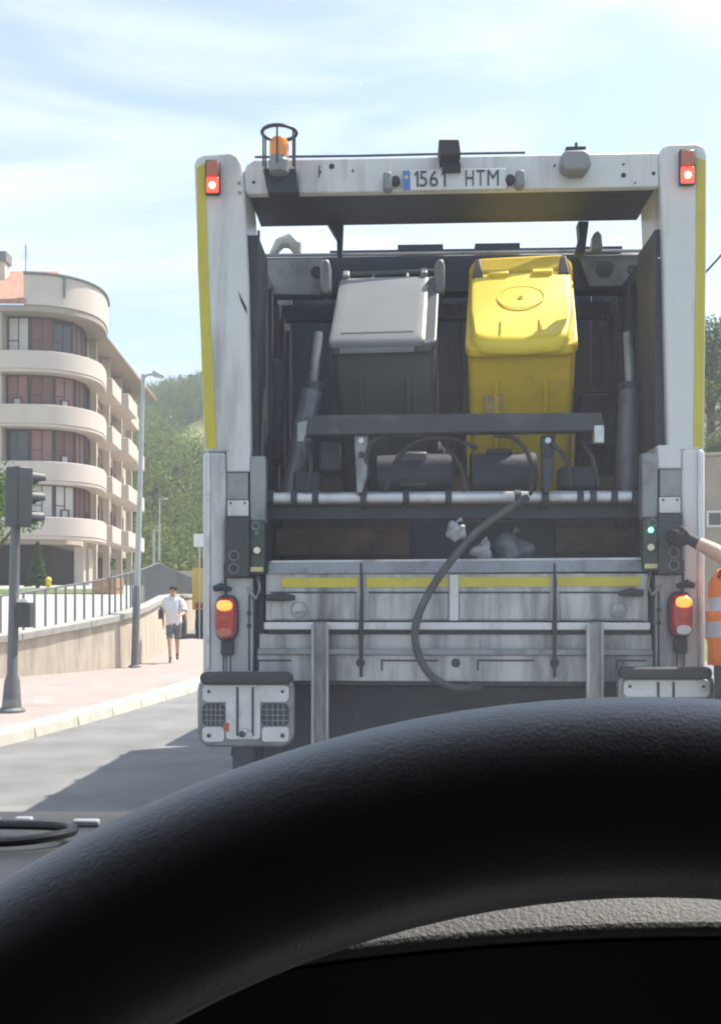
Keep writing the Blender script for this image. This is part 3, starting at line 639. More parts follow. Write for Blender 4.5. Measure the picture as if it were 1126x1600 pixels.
for bx0, dx_ in ((598, 618), (806, 797)):
    l_ = bx(bx0, 266 if bx0 < 700 else 263, bx0+14, 295 if bx0 < 700 else 291, -.05, .018).build('plate_lamp', grey_p, T, bev=.014, seg=3)
    disc(dx_, 280 if bx0 < 700 else 278, 7, -.02, .018).build('lamp_eye', blk, l_)
# beacon
BE = empty('beacon'); BE.parent = T
poly([(410, 262), (464, 262), (466, 300), (418, 301)], -.06, .018).build('bracket', dsteel, BE, bev=.006)
c = P(436, 250, -.11); s_ = 4.89/FPX
MB().lathe((c.x, c.y, c.z), [(15*s_, -.06), (17*s_, -.01), (15*s_, .0), (15*s_, .012)], 20).build('beacon_base', grey_p, BE)
MB().lathe((c.x, c.y, c.z), [(15*s_, .013), (15.8*s_, .05), (15*s_, .085), (12*s_, .102), (5*s_, .108)], 20).build('amber_dome', amb, BE)
cg = MB(); top_z = P(436, 207, -.11).z; rr_ = 27*s_; bz = P(436, 265, -.11).z
cg.ring((c.x, c.y, top_z), (0, 0, 1), rr_, .009, 26, 6)
for k in range(6):
    a = R(30+60*k); x, y = c.x+rr_*math.cos(a), c.y+rr_*math.sin(a); cg.tube([(x, y, top_z), (x, y, (top_z+bz)/2), (x, y, bz)], .005, 6)
cg.build('wire_cage', dsteel, BE)
# rear camera and work lamp
CB = empty('rear_camera'); CB.parent = T
bx(691, 250, 720, 264, -.05, .018).build('camera_body', dsteel, CB, bev=.006); poly([(685, 217), (717, 217), (720, 241), (688, 242)], -.12, .05).build('camera_hood', blk, CB, bev=.005)
bx(698, 241, 712, 251, -.04, .0).build('camera_stem', blk, CB)
WL = poly([(877, 240), (884, 233), (914, 232), (923, 240), (925, 255), (918, 264), (884, 265), (877, 256)], -.09, -.0).build('work_lamp', grey_p, T, bev=.012)
bx(884, 228, 915, 234, -.05, -.01).build('lamp_mount', blk, WL); bx(898, 222, 902, 229, -.03, -.02).build('lamp_bolt', blk, WL)
bx(890, 262, 915, 268, -.06, .018).build('lamp_shoe', grey_p, WL)
# --- struts through the gap, lifting beam and rails
poly([(510, 345), (536, 345), (534, 395), (526, 395), (526, 372)], .5, .58).build('gap_strut', dsteel, T, bev=.004); poly([(903, 345), (920, 345), (914, 394), (898, 394), (905, 372)], .5, .58).build('gap_strut', dsteel, T, bev=.004)
MB().tube([P(404, 360, .5), P(404, 402, .5)], .008, 8).build('guide_rod', gsteel, T)
poly([(926, 366), (934, 358), (940, 366), (942, 388), (924, 388)], .55, .62).build('lug', gsteel, T, bev=.006)
bx(1012, 372, 1030, 392, .5, .6).build('hose_block', gsteel, T, bev=.01)
LB = poly([(411, 402), (1034, 394), (1034, 452), (411, 460)], .98, 1.1).build('lifting_beam', dsteel, T, bev=.006)
poly([(413, 404), (504, 402), (504, 456), (500, 461), (421, 461), (413, 452)], .90, .979).build('beam_end_plate', gsteel, LB, bev=.008)
poly([(905, 398), (1032, 395), (1032, 446), (920, 448)], .93, .979).build('beam_end_plate', M('grey_steel_dark', (.13, .135, .14), .5, .4, var=.2, vscale=5, dirt=(.06, .06, .06), amt=.5), LB, bev=.008)
for x, y, r in ((945, 419, 13), (494, 424, 9), (1018, 420, 6), (988, 420, 7)): disc(x, y, r, .885 if x < 600 else .918, .93 if x > 600 else .899).build('pin_hole', blk, LB)
MB().tube([P(415, 399, .9), P(600, 397, .9), P(800, 394, .9), P(1032, 391, .9)], .011, 8).build('beam_lip', gsteel, LB)
RB = MB(); bx(515, 385, 970, 397, 1.02, 1.06, RB); bx(621, 381, 692, 401, 1.0, 1.07, RB); bx(742, 379, 812, 399, 1.0, 1.07, RB); bx(915, 384, 972, 394, .99, 1.02, RB)
RB.build('top_rail', dsteel, T)
MB().tube([P(425, 398, .93), P(437, 380, .93), P(452, 375, .93), P(462, 384, .93), P(466, 398, .93)], [.02, .035, .045, .04, .02], 10).build('cover_cloth', M('pale_cloth', (.5, .5, .47), .9, var=.2, bump=.4, bscale=20), T)
for x in (507, 686): # cushioned stops each side of the grey bin handle
    poly([(x-7, 412), (x-2, 404), (x+6, 404), (x+9, 414), (x+9, 452), (x+2, 460), (x-7, 454)], .78, .90).build('bin_clamp', gsteel, LB, bev=.012)
# --- hopper box: sides, back, floor
hs0 = P(394, 600, .06).x; hs1 = P(1032, 600, .06).x; zt = 3.62
for x, d in ((hs0, -1), (hs1, 1)):
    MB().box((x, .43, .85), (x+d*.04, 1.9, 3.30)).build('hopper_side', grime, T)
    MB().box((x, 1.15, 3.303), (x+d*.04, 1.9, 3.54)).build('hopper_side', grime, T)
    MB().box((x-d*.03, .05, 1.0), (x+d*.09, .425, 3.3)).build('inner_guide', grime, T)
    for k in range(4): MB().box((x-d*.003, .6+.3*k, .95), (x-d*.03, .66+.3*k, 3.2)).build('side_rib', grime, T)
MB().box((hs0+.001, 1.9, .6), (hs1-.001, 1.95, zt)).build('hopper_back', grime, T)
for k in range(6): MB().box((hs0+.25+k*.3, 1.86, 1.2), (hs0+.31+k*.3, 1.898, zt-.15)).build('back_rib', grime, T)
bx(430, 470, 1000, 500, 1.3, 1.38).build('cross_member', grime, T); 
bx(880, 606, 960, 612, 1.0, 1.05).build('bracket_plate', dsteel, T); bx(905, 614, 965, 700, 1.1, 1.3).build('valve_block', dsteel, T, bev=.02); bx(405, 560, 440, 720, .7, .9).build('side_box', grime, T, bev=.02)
# hydraulic cylinders
for a, b, rod in (((489, 602), (452, 780), (497, 520)), ((984, 602), (978, 780), (981, 520))):
    cy = MB().tube([P(*a, .42), P(*b, .30)], .058, 18).build('hydraulic_cylinder', M('cylinder_grey', (.12, .12, .125), .4, .3, var=.25, vscale=6, dirt=(.05, .05, .05), amt=.4), T)
    MB().tube([P(*rod, .47), P(*a, .42)], .026, 14).build('piston_rod', gsteel, cy)
    c1 = P(*a, .42); MB().lathe((c1.x, c1.y, c1.z-.03), [(.066, 0), (.066, .04)], 18).build('gland', dsteel, cy)
# --- bin lift: comb bar, arms, motor, hoses
LFT = poly([(474, 652), (500, 648), (940, 644), (944, 668), (930, 673), (476, 680)], -.02, .07).build('comb_bar', M('comb_black', (.045, .045, .05), .4, .2, var=.3, vscale=5, dirt=(.11, .11, .11), amt=.4, dscale=2), T, bev=.008)
poly([(464, 660), (480, 656), (478, 678), (474, 690), (464, 690)], -.03, .02).build('bar_end', gsteel, LFT, bev=.004)
bx(928, 664, 944, 692, -.03, .03).build('bar_end', bright, LFT, bev=.006)
for x in (553, 845):
    a_ = poly([(x, 680), (x+23, 678), (x+20, 745), (x+12, 770), (x+4, 770)], .02, .07).build('lift_arm', gsteel if x < 600 else dsteel, T, bev=.006)
    disc(x+11, 710, 5, .012, .0195).build('pin', blk, a_); disc(x+11, 688, 5, .012, .0195).build('pin', bright, a_)
MB().tube([P(590, 742, .28), P(705, 738, .28)], .10, 18).build('hydraulic_motor', dsteel, T); MB().tube([P(735, 742, .3), P(835, 740, .3)], .11, 18).build('hydraulic_motor', dsteel, T)
bx(498, 690, 531, 735, .15, .25).build('side_block', dsteel, T, bev=.015); bx(620, 705, 668, 760, .2, .3).build('valve_block', M('valve_grey', (.085, .088, .095), .5, .2, var=.2), T, bev=.015)
bx(875, 728, 935, 765, .2, .35).build('valve_block', dsteel, T, bev=.02); bx(458, 735, 500, 770, .2, .32).build('side_block', dsteel, T, bev=.015); bx(760, 700, 800, 725, .25, .35).build('side_block', dsteel, T, bev=.015)
hoses = [[(575, 745, .05), (572, 715, .02), (582, 690, 0), (605, 680, .02), (640, 676, .05)], [(770, 680, .02), (800, 684, 0), (822, 705, 0), (832, 740, .05), (828, 775, .08)],
         [(600, 770, .1), (620, 720, .05), (650, 690, .02), (700, 684, .02), (745, 700, .05)], [(860, 690, .0), (885, 720, .0), (890, 760, .05)], [(480, 690, .1), (486, 730, .08), (478, 768, .08)], [(908, 690, .1), (925, 715, .06), (935, 760, .08)], [(690, 690, .1), (720, 730, .1), (726, 770, .1)]]
for h_ in hoses: MB().tube([P(*q) for q in [tuple(v) for v in cr_([(a, b, c_) for a, b, c_ in h_], 5)]] if False else [P(v.x, v.y, v.z) for v in cr_(h_, 5)], .011, 8).build('hydraulic_hose', rub, T)
# shaft
SH = MB().tube([P(420, 779, .1), P(1004, 776, .1)], .031, 18).build('lift_shaft', bright, T)
for x in (423, 460, 493, 568, 634, 700, 808, 850, 905, 925, 958, 990):
    a = P(x-5, 778, .1); MB().tube([a, P(x+5, 778, .1)], .040 if x not in (568, 850) else .055, 18).build('collar', dsteel, SH)
# lower mouth of the hopper
bx(418, 790, 1006, 812, .16, .22).build('mouth_lintel', dsteel, T, bev=.005)
a0 = P(420, 800, .75); a1 = P(1004, 880, .12)
MB().hexa([(hs0+.045, .10, P(500, 884, .1).z), (hs1-.045, .10, P(500, 884, .1).z), (hs1-.045, 1.0, 1.62), (hs0+.045, 1.0, 1.62)], [(hs0+.045, .10, P(500, 884, .1).z-.03), (hs1-.045, .10, P(500, 884, .1).z-.03), (hs1-.045, 1.0, 1.58), (hs0+.045, 1.0, 1.58)]).build('hopper_floor', rustm, T)
MB().box((hs0+.045, .95, 1.55), (hs1-.045, 1.0, 2.2)).build('packer_plate', rustm, T)
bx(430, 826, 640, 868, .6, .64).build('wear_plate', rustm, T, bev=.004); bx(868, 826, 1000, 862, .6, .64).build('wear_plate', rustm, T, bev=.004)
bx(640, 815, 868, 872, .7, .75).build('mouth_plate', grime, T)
# sill, stripes and tail panels
SL = MB().hexa([tuple(P(418, 897, -.01)), tuple(P(1008, 893, -.01)), (hs1-.02, .12, P(1008, 893, -.01).z), (hs0+.02, .12, P(418, 897, -.01).z)], [tuple(P(420, 878, .03)), tuple(P(1006, 872, .03)), (hs1-.02, .12, P(1006, 870, .03).z), (hs0+.02, .12, P(420, 876, .03).z)]).build('hopper_sill', gsteel, T, bev=.004)
MB().tube([P(424, 878, .03), P(1004, 873, .03)], .007, 8).build('sill_edge', bright, SL)
TP = MB(); bx(415, 896, 1012, 970, .0, .09, TP); tp = TP.build('tail_panel', wdirty, T, bev=.004)
for x0, x1 in ((440, 560), (572, 700), (713, 860), (870, 1000)):
    poly([(x0, 903-.004*(x0-440)), (x1, 903-.004*(x1-440)), (x1, 918-.004*(x1-440)), (x0, 918-.004*(x0-440))], -.004, -.0008).build('reflective_stripe', yel, tp)
for x0, x1 in ((424, 555), (577, 699), (717, 857), (875, 1003)):
    bx(x0, 928, x1, 968, -.010, -.001).build('panel_plate', wdirty, tp, bev=.003); bx(x0-2, 924.5, x1+2, 926.8, -.003, -.0006).build('panel_seam', blk, tp)
bx(702, 898, 716, 970, -.016, -.0012).build('centre_strip', white, tp, bev=.003)
for x in (467, 966):
    d_ = disc(x, 953, 14, -.022, -.0105).build('round_badge', wdirty, tp); bx(x-6, 955, x+8, 960, -.026, -.0222).build('badge_mark', grey_p, d_); c = P(x, 953, -.0235); MB().ring((c.x, c.y, c.z), (0, 1, 0), 12*4.98/FPX, .0022, 22, 5).build('badge_ring', grey_p, d_)
MB().tube([P(416, 934, -.03), P(440, 933, -.035), P(461, 934, -.03)], [.016, .022, .012], 10).build('latch_handle', rub, T); MB().tube([P(966, 928, -.03), P(985, 925, -.035), P(1004, 927, -.03)], [.010, .022, .018], 10).build('latch_handle', rub, T)
lg = bx(412, 973, 1016, 984, -.045, .0).build('upper_ledge', white, T, bev=.006); bx(418, 984.5, 1010, 991, -.012, .02).build('ledge_shadow_gap', blk, lg)
bx(405, 991.5, 1018, 1015, -.008, .05).build('middle_panel', wdirty, T, bev=.004)
bx(402, 1015, 1020, 1023, -.035, .05).build('lower_ledge', gsteel, T, bev=.004)
LPn = bx(402, 1024, 1020, 1064, -.02, .06).build('lower_panel', wdirty, T, bev=.005)
for x in (563, 712, 866): disc(x, 1036, 7, -.028, -.0205).build('bolt_head', dsteel, LPn)
for x0, x1 in ((402, 455), (595, 685), (745, 835), (962, 1010)):
    for a in ((x0, 1031, x1, 1033.5), (x0, 1034, x0+2.5, 1048)): bx(*a, -.0235, -.0203).build('recess_line', dsteel, LPn)
bx(404, 1064.5, 1018, 1070, .0, .06).build('lower_lip', dsteel, LPn)
for x in (564, 866):
    st = MB().tube([P(x, 880, -.02), P(x+1, 930, -.03), P(x, 975, -.05), P(x, 1010, -.04), P(x, 1058, -.03)], [.006, .008, .012, .010, .007], 8).build('lashing_strap', rub, T)
# support legs (channel posts)
for x0, x1 in ((486, 513), (917, 943)):
    sl = bx(x0, 976, x1, 1200, -.07, -.05).build('support_leg', wdirty, T, bev=.003); bx(x0, 976, x0+4, 1200, -.10, -.07).build('leg_flange', wdirty, sl); bx(x1-4, 976, x1, 1200, -.10, -.07).build('leg_flange', wdirty, sl)
    bx(x0+3, 972, x1-3, 982, -.048, .0).build('leg_bracket', gsteel, sl)
# drain hose hanging across the tail
hp = cr_([(822, 778, .06), (795, 795, -.03), (748, 828, -.07), (708, 872, -.10), (675, 918, -.10), (655, 958, -.11), (648, 992, -.11), (656, 1030, -.10), (678, 1060, -.08), (712, 1075, -.04), (750, 1072, .05)], 5)
MB().tube([P(v.x, v.y, v.z) for v in hp], .019, 12).build('drain_hose', M('hose_grey', (.055, .055, .058), .5, var=.2, vscale=10, dirt=(.13, .13, .13), amt=.35, dscale=3), T)
# --- lower columns with control panels (left as seen, right mirrored)
for side in (0, 1):
    X = (lambda x: x) if side == 0 else (lambda x: 1418-x)
    dY = 0 if side == 0 else -5
    def sb_(x0, y0, x1, y1, w0, w1): a, b = X(x0), X(x1); return bx(min(a, b), y0+dY, max(a, b), y1+dY, w0, w1)
    col = sb_(316, 706, 353, 1080, -.01, .5).build('corner_column', white, T, bev=.02, seg=3)
    sb_(322, 708, 328, 1046, -.02, -.0105).build('edge_bead', bright, col, bev=.004)
    sb_(353.5, 700, 391, 737, -.012, .30).build('column_cap', white, T, bev=.008)
    sb_(354, 738, 388, 781, .0, .30).build('cover_plate', gsteel, T, bev=.004)
    wb = sb_(355, 781.5, 388, 807, -.02, .30).build('junction_box', white, T, bev=.005)
    for bxx in (360, 382): disc(X(bxx), 786+dY, 2, -.024, -.0205, n=8).build('screw', dsteel, wb)
    cbx = sb_(351, 808, 389, 902, -.06, .02).build('control_box', M('panel_black', (.035, .037, .042), .45, var=.2, vscale=8), T, bev=.008)
    for yy in (868, 888):
        c = P(X(365), yy+dY, -.062); MB().ring((c.x, c.y, c.z), (0, 1, 0), 7.5*4.93/FPX, .0028, 20, 6).build('button_ring', grey_p, cbx); disc(X(365), yy+dY, 5, -.07, -.0605, n=14).build('push_button', blk, cbx)
    sb_(390, 712, 415, 818, -.015, .07).build('inner_strip', gsteel, T, bev=.01)
    bp_ = sb_(389.5, 812, 413, 897, -.035, .05).build('button_panel', M('panel_green_black', (.04, .055, .045), .5, var=.4, vscale=25), T, bev=.006)
    c = P(X(399), 822+dY, -.037); MB().ring((c.x, c.y, c.z), (0, 1, 0), 6*4.96/FPX, .0025, 18, 6).build('button_ring', grey_p, bp_)
    disc(X(401), 833+dY, 4, -.045, -.0355, n=12).build('green_lamp', grn if side else M('green_unlit', (.04, .2, .1), .4), bp_)
    disc(X(401), 860+dY, 5.5, -.05, -.0355, n=14).build('pale_button', wbtn, bp_); sb_(392, 855, 409, 868, -.038, -.0355).build('button_plate', dsteel, bp_)
    sb_(391, 886, 411, 893, -.038, -.0355).build('yellow_label', M('label_cream', (.55, .50, .25), .6, var=.15), bp_)
    lp = sb_(354, 903, 395, 1052, -.005, .3).build('lamp_plate', wdirty, T, bev=.005)
    sb_(388, 930, 390.5, 1048, -.009, -.0055).build('plate_slot', blk, lp)
    for yy in (955, 975): sb_(386, yy, 392, yy+6, -.012, -.0055).build('clip', dsteel, lp)
    sb_(396, 898, 412, 1066, .06, .3).build('dark_gap_panel', dsteel, T)
    MB().tube([P(X(402), 897+dY, .02), P(X(406), 920+dY, -.01), P(X(400), 935+dY, -.02), P(X(385), 918+dY, -.03)], .008, 8).build('wire_loom', gsteel, lp)
    MB().tube([P(X(334), 920+dY, -.03), P(X(345), 917+dY, -.035), P(X(362), 921+dY, -.03)], [.015, .02, .008], 8).build('grab_peg', dsteel, col)
    # tail lamp
    tlx, tly = X(352), 966+dY; s2 = 4.9/FPX
    TLm = empty('tail_lamp'); TLm.parent = T; cc_ = P(tlx, tly, -.08)
    def oval(sx, sy, w0, w1, cy=0., r=.9, n=26, p=3.2):
        l0, l1 = [], []
        for k in range(n):
            a = 2*math.pi*k/n; ca, sa = math.cos(a), math.sin(a); x = sx*s2*math.copysign(abs(ca)**(2/p), ca); z = sy*s2*math.copysign(abs(sa)**(2/p), sa)
            l0.append((cc_.x+x, w1, cc_.z-cy*s2+z)); l1.append((cc_.x+x*r, w0, cc_.z-cy*s2+z*r))
        return l0, l1
    l0, l1 = oval(19, 37, -.05, -.012, r=1.); MB().hexa(l0, l1).build('lamp_housing', rub, TLm, bev=.006)
    l0, l1 = oval(18, 35, -.105, -.0505, r=.80); MB().hexa(l0, l1).build('red_lens', redl, TLm, bev=.012, seg=3)
    l0, l1 = oval(13, 9, -.116, -.098, cy=-20, r=.85, p=2.4); MB().hexa(l0, l1).build('lit_indicator', amblit, TLm, bev=.006)
    l0, l1 = oval(11.5, 8, -.112, -.098, cy=23, r=.85, p=2.6); MB().hexa(l0, l1).build('clear_lens', clearl if side else dullred, TLm, bev=.005)
    l0, l1 = oval(8, 6, -.109, -.098, cy=2, r=.8, p=2.6); MB().hexa(l0, l1).build('amber_patch', M('deep_amber', (.42, .06, .015), .2), TLm, bev=.004)
    MB().tube([P(X(352), 930+dY, -.04), P(X(351), 905+dY, -.03), P(X(351), 880+dY, -.03)], .005, 6).build('lamp_wire', rub, TLm)
    MB().box((cc_.x-.03, -.05, P(0, 1024+dY, -.05).z), (cc_.x+.035, -.011, P(0, 1000+dY, -.05).z)).build('lamp_bracket', rub, TLm, bev=.01)
    for q in (-6, 5): MB().tube([P(X(355)+q, 1020+dY, -.03), P(X(355)+q, 1056+dY, -.03)], .004, 6).build('lamp_wire', dsteel, TLm)
    # folded footboard under the lamp
    FB = empty('footboard'); FB.parent = T
    x0, x1 = (308, 459) if side == 0 else (966, 1117); y0, y1 = (1056, 1168) if side == 0 else (1048, 1160)
    def rr2(a, b, c_, d, r): return [(p[0], p[1]) for p in rrect(a, b, c_, d, r, 4)]
    poly(rr2(x0, y0, x1, y1, 22), -.16, -.10).build('board', gsteel, FB, bev=.012)
    poly(rr2(x0+3, y0-5, x1-3, y0+14, 9), -.24, -.162).build('rubber_edge', rub, FB, bev=.015, seg=3)
    poly(rr2(x0+8, y0+14, x1-8, y0+42, 8), -.176, -.1605).build('tread_plate', alu, FB, bev=.004)
    cxm = (x0+x1)/2-4
    poly(rr2(cxm-27, y0+36, cxm+27, y1-12, 6), -.175, -.1605).build('centre_plate', alu, FB, bev=.004)
    for q in (-9, 15): bx(cxm+q-1.5, y0+18, cxm+q+1.5, y1-18, -.184, -.1765).build('hinge_rib', dsteel, FB)
    for a, b in ((x0+8, cxm-29), (cxm+29, x1-8)):
        poly(rr2(a, y0+44, b, y1-34, 7), -.166, -.1603).build('mesh_panel', dsteel, FB)
        for k in range(1, 5): bx(a+k*(b-a)/5-.7, y0+45, a+k*(b-a)/5+.7, y1-35, -.171, -.1663).build('mesh_wire', gsteel, FB)
        for k in range(1, 4): bx(a+1, y0+44+k*8.5, b-1, y0+45.3+k*8.5, -.173, -.1713).build('mesh_wire', gsteel, FB)
        poly(rr2(a, y1-32, b, y1-8, 6), -.173, -.1605).build('lower_plate', alu, FB, bev=.004)
        disc(a+10 if a < cxm-40 else b-10, y1-18, 3.5, -.179, -.1735, n=10).build('bolt_head', dsteel, FB)
    for q in (x0+18, x1-18): disc(q, y0+25, 2.6, -.181, -.1765, n=10).build('rivet', dsteel, FB)
    for q, r_ in ((-2, 5), (4, 4), (10, 5)): disc(cxm+q, y1-26+abs(q-4), r_, -.186, -.1755, n=12).build('hinge_nut', dsteel if q < 4 else bright, FB)
    poly([(x0+41, y1-40), (x0+50, y1-37), (x0+49, y1-24), (x0+42, y1-26)], -.1795, -.1765).build('red_sticker', M('red_sticker', (.45, .08, .07), .5), FB)
    MB().box((P(cxm, y1, -.1).x-.05, -.098, .55), (P(cxm, y1, -.1).x+.05, .1, P(0, y1-10, -.1).z)).build('board_arm', dsteel, FB)
    # mud brush below
    mb = MB(); b0 = P(X(364), 1160, .0); b1 = P(X(410), 1160, .0); xa, xb = sorted((b0.x, b1.x))
    for k in range(22):
        x = xa+(xb-xa)*k/21; mb.tube([(x, random.uniform(-.02, .06), P(0, 1150, 0).z), (x+random.uniform(-.02, .02), random.uniform(-.03, .08), P(0, 1180+random.uniform(0, 22), 0).z)], .012, 5)
    mb.build('mud_brush', rub, T)
# --- underside, chassis, body, cab, wheels
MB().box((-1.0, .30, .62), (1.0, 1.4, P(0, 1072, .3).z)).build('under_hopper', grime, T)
MB().box((-.45, 1.4, .6), (.45, 7.2, .95)).build('chassis', dsteel, T)
MB().box((-1.0, .25, .42), (1.0, .33, .58)).build('bumper_bar', dsteel, T, bev=.02)
MB().box((-1.22, 1.97, .98), (1.22, 5.9, 3.42)).build('body', white, T, bev=.06)
for k in range(6): MB().box((-1.25, 2.2+k*.66, 1.0), (-1.222, 2.3+k*.66, 3.38)).build('body_rib', white, T); MB().box((1.222, 2.2+k*.66, 1.0), (1.25, 2.3+k*.66, 3.38)).build('body_rib', white, T)
CBm = MB().loft([[(-1.2, 6.05, .6), (1.2, 6.05, .6), (1.2, 6.05, 3.0), (-1.2, 6.05, 3.0)], [(-1.2, 7.7, .5), (1.2, 7.7, .5), (1.14, 7.5, 3.0), (-1.14, 7.5, 3.0)]]).build('cab', white, T, bev=.08)
for x in (-1.205, 1.205): MB().box((x-.01, 6.6, 1.7), (x+.01, 7.35, 2.6)).build('side_window', gdark, CBm)
MB().box((-1.05, 7.60, 1.75), (1.05, 7.68, 2.75)).build('windscreen', gdark, CBm)
for x, yy, wd in ((-1.0, 2.6, .28), (1.0, 2.6, .28), (-.66, 2.6, .26), (.66, 2.6, .26), (-1.02, 6.7, .3), (1.02, 6.7, .3)):
    wh = MB().lathe((x, yy, .5), [(.28, -wd/2), (.46, -wd/2), (.5, -wd/2+.05), (.5, wd/2-.05), (.46, wd/2), (.28, wd/2)], 28, ax='x').build('wheel', tyre, T)
    MB().lathe((x, yy, .5), [(.08, -wd/2-.01), (.27, -wd/2+.02), (.27, wd/2-.02), (.08, wd/2+.01)], 18, ax='x').build('rim', gsteel, wh)

# ------------------------------------------------------------------ the two wheelie bins on the lift
TM = Matrix.Translation(TO) @ Matrix.Rotation(-PSI, 4, 'Z')
def wheelie(label, body_m, lid_m, lip_px, lip_w, tilt, yaw, scale, yellow):
    B = empty('wheelie_bin', (0, 0, 0), 0, label, 'wheelie bin')
    rot = Matrix.Rotation(-PSI+yaw, 4, 'Z') @ Matrix.Rotation(tilt, 4, 'X') @ Matrix.Scale(scale, 4)
    lipw = TM @ P(*lip_px, lip_w); K = .30                      # the rim and lid rise to the hinge at the back
    sl = lambda y, z: z+K*(y+.352)*min(1, max(0, (z-.80)/.12))
    B.matrix_world = Matrix.Translation(lipw-(rot.to_3x3() @ Vector((0, -.36, .99)))) @ rot
    def loop(hw, y0, y1, z, r, ox=0.): return [(x+ox, y, sl(y, z)) for x, y in rrect(-hw, y0, hw, y1, r, 4)]
    def sbox(x0, y0, z0, x1, y1, z1): return MB().hexa([(x0, y0, sl(y0, z0)), (x1, y0, sl(y0, z0)), (x1, y1, sl(y1, z0)), (x0, y1, sl(y1, z0))], [(x0, y0, sl(y0, z1)), (x1, y0, sl(y0, z1)), (x1, y1, sl(y1, z1)), (x0, y1, sl(y1, z1))])
    MB().loft([loop(.262, -.25, .24, .06, .05), loop(.270, -.26, .25, .09, .05), loop(.276, -.30, .31, .80, .04), loop(.277, -.308, .315, .93, .04)]).build('body', body_m, B, bev=.004)
    MB().loft([loop(.283, -.335, .345, .925, .05), loop(.288, -.342, .352, .935, .05), loop(.288, -.342, .352, .972, .05), loop(.283, -.335, .345, .980, .05)]).build('rim', body_m, B, bev=.005)
    for x in (-.13, .13): MB().hexa([(x-.012, -.285, .12), (x+.012, -.285, .12), (x+.012, -.25, .12), (x-.012, -.25, .12)], [(x-.012, -.318, .80), (x+.012, -.318, .80), (x+.012, -.28, .80), (x-.012, -.28, .80)]).build('body_rib', body_m, B, bev=.004)
    if yellow:
        def lo_(sc_, z):            # lid outline: wide at the hinge, rounded and narrower at the front lip
            pts = [(-.278, .27), (-.276, .1), (-.270, -.08), (-.252, -.24)]
            for k in range(7): a = R(180+90*k/6); pts.append((-.247+.085+.085*math.cos(a), -.285+.07*math.sin(a)))
            pts.append((0, -.372)); full_ = pts+[(-x, y) for x, y in pts[:-1][::-1]]
            return [(x*sc_, (y-.1)*(sc_ if y < .2 else 1)+.1, sl(y, z)) for x, y in full_]
        lid = MB().loft([lo_(1.0, .955), lo_(1.012, .972), lo_(1.0, 1.012), lo_(.95, 1.036), lo_(.88, 1.042)]).build('lid', lid_m, B, bev=.003, smooth=50)
        tn = Vector((0, -K, 1)).normalized(); c0 = Vector((0, .02, sl(.02, 1.041)))
        MB().ring(c0, tn, .112, .0035, 40, 6, 1.1, up=(1, 0, 0)).build('embossed_ring', lid_m, lid)
        MB().ring(c0, tn, .012, .004, 14, 6, 1., up=(1, 0, 0)).build('lid_button', lid_m, lid)
        for x in (-.1, .1): sbox(x-.004, -.30, 1.035, x+.004, -.18, 1.041).build('lid_crease', lid_m, lid)
        h0, h1 = sl(.275, 1.0), sl(.40, 1.0)
        MB().loft([[(-.286, .275, h0-.10), (.286, .275, h0-.10), (.286, .275, h0+.01), (.25, .275, h0+.05), (-.25, .275, h0+.05), (-.286, .275, h0+.01)], [(-.286, .36, h1-.10), (.286, .36, h1-.10), (.286, .36, h1+.02), (.245, .36, h1+.065), (-.245, .36, h1+.065), (-.286, .36, h1+.02)], [(-.27, .43, h1-.08), (.27, .43, h1-.08), (.27, .43, h1+.03), (.23, .43, h1+.06), (-.23, .43, h1+.06), (-.27, .43, h1+.03)]]).build('hinge_hood', body_m, B, bev=.018, seg=3)
        for x in (-.235, .235): MB().loft([[(x-.032, .235, h0-.005), (x+.032, .235, h0-.005), (x+.032, .235, h0+.035), (x-.032, .235, h0+.035)], [(x-.02, .33, h1), (x+.02, .33, h1), (x+.016, .33, h1+.075), (x-.016, .33, h1+.075)]]).build('hinge_grip', M('grip_brown', (.11, .085, .075), .6), B, bev=.008)
        for x in (-.12, .12): sbox(x-.055, .235, 1.036, x+.055, .268, 1.062).build('hinge_block', lid_m, lid, bev=.005)
        MB().hexa([(-.19, -.305, .60), (-.10, -.305, .60), (-.10, -.29, .60), (-.19, -.29, .60)], [(-.19, -.3135, .72), (-.10, -.3135, .72), (-.10, -.295, .72), (-.19, -.295, .72)]).build('sticker', M('faded_sticker', (.50, .36, .16), .6, var=.25, vscale=20), B)
        for s2_ in (-1, 1): MB().hexa([(s2_*.262, -.2, .10), (s2_*.296, -.2, .10), (s2_*.296, .1, .10), (s2_*.262, .1, .10)], [(s2_*.268, -.2, .46), (s2_*.296, -.2, .46), (s2_*.296, .1, .46), (s2_*.268, .1, .46)]).build('side_flange', yl, B, bev=.006)
    else:
        ox = -.028
        lid = MB().loft([loop(.255, -.355, .30, .975, .025, ox), loop(.257, -.357, .30, 1.0, .025, ox), loop(.251, -.350, .297, 1.006, .025, ox), loop(.235, -.33, .285, 1.010, .02, ox), loop(.20, -.29, .25, 1.012, .02, ox)]).build('lid', lid_m, B, bev=.003)
        sbox(-.195+ox, -.285, 1.009, .195+ox, -.274, 1.0155).build('lid_ridge', M('lid_shadow', (.12, .13, .14), .5), lid)
        sbox(-.20+ox, -.36, .945, .20+ox, -.347, .974).build('lid_lip', lid_m, lid, bev=.005)
        for x in (-.235, .215): sbox(x-.02+ox*.5, .285, .985, x+.02+ox*.5, .345, 1.03).build('hinge_ear', lid_m, lid, bev=.008)
        hz_ = sl(.41, .97); MB().tube([(-.27, .41, hz_), (.27, .41, hz_)], .017, 10).build('handle', body_m, B)
        for x in (-.27, -.1, .1, .27): MB().tube([(x, .34, sl(.34, .955)), (x, .41, hz_)], .014, 8).build('handle_bracket', body_m, B)
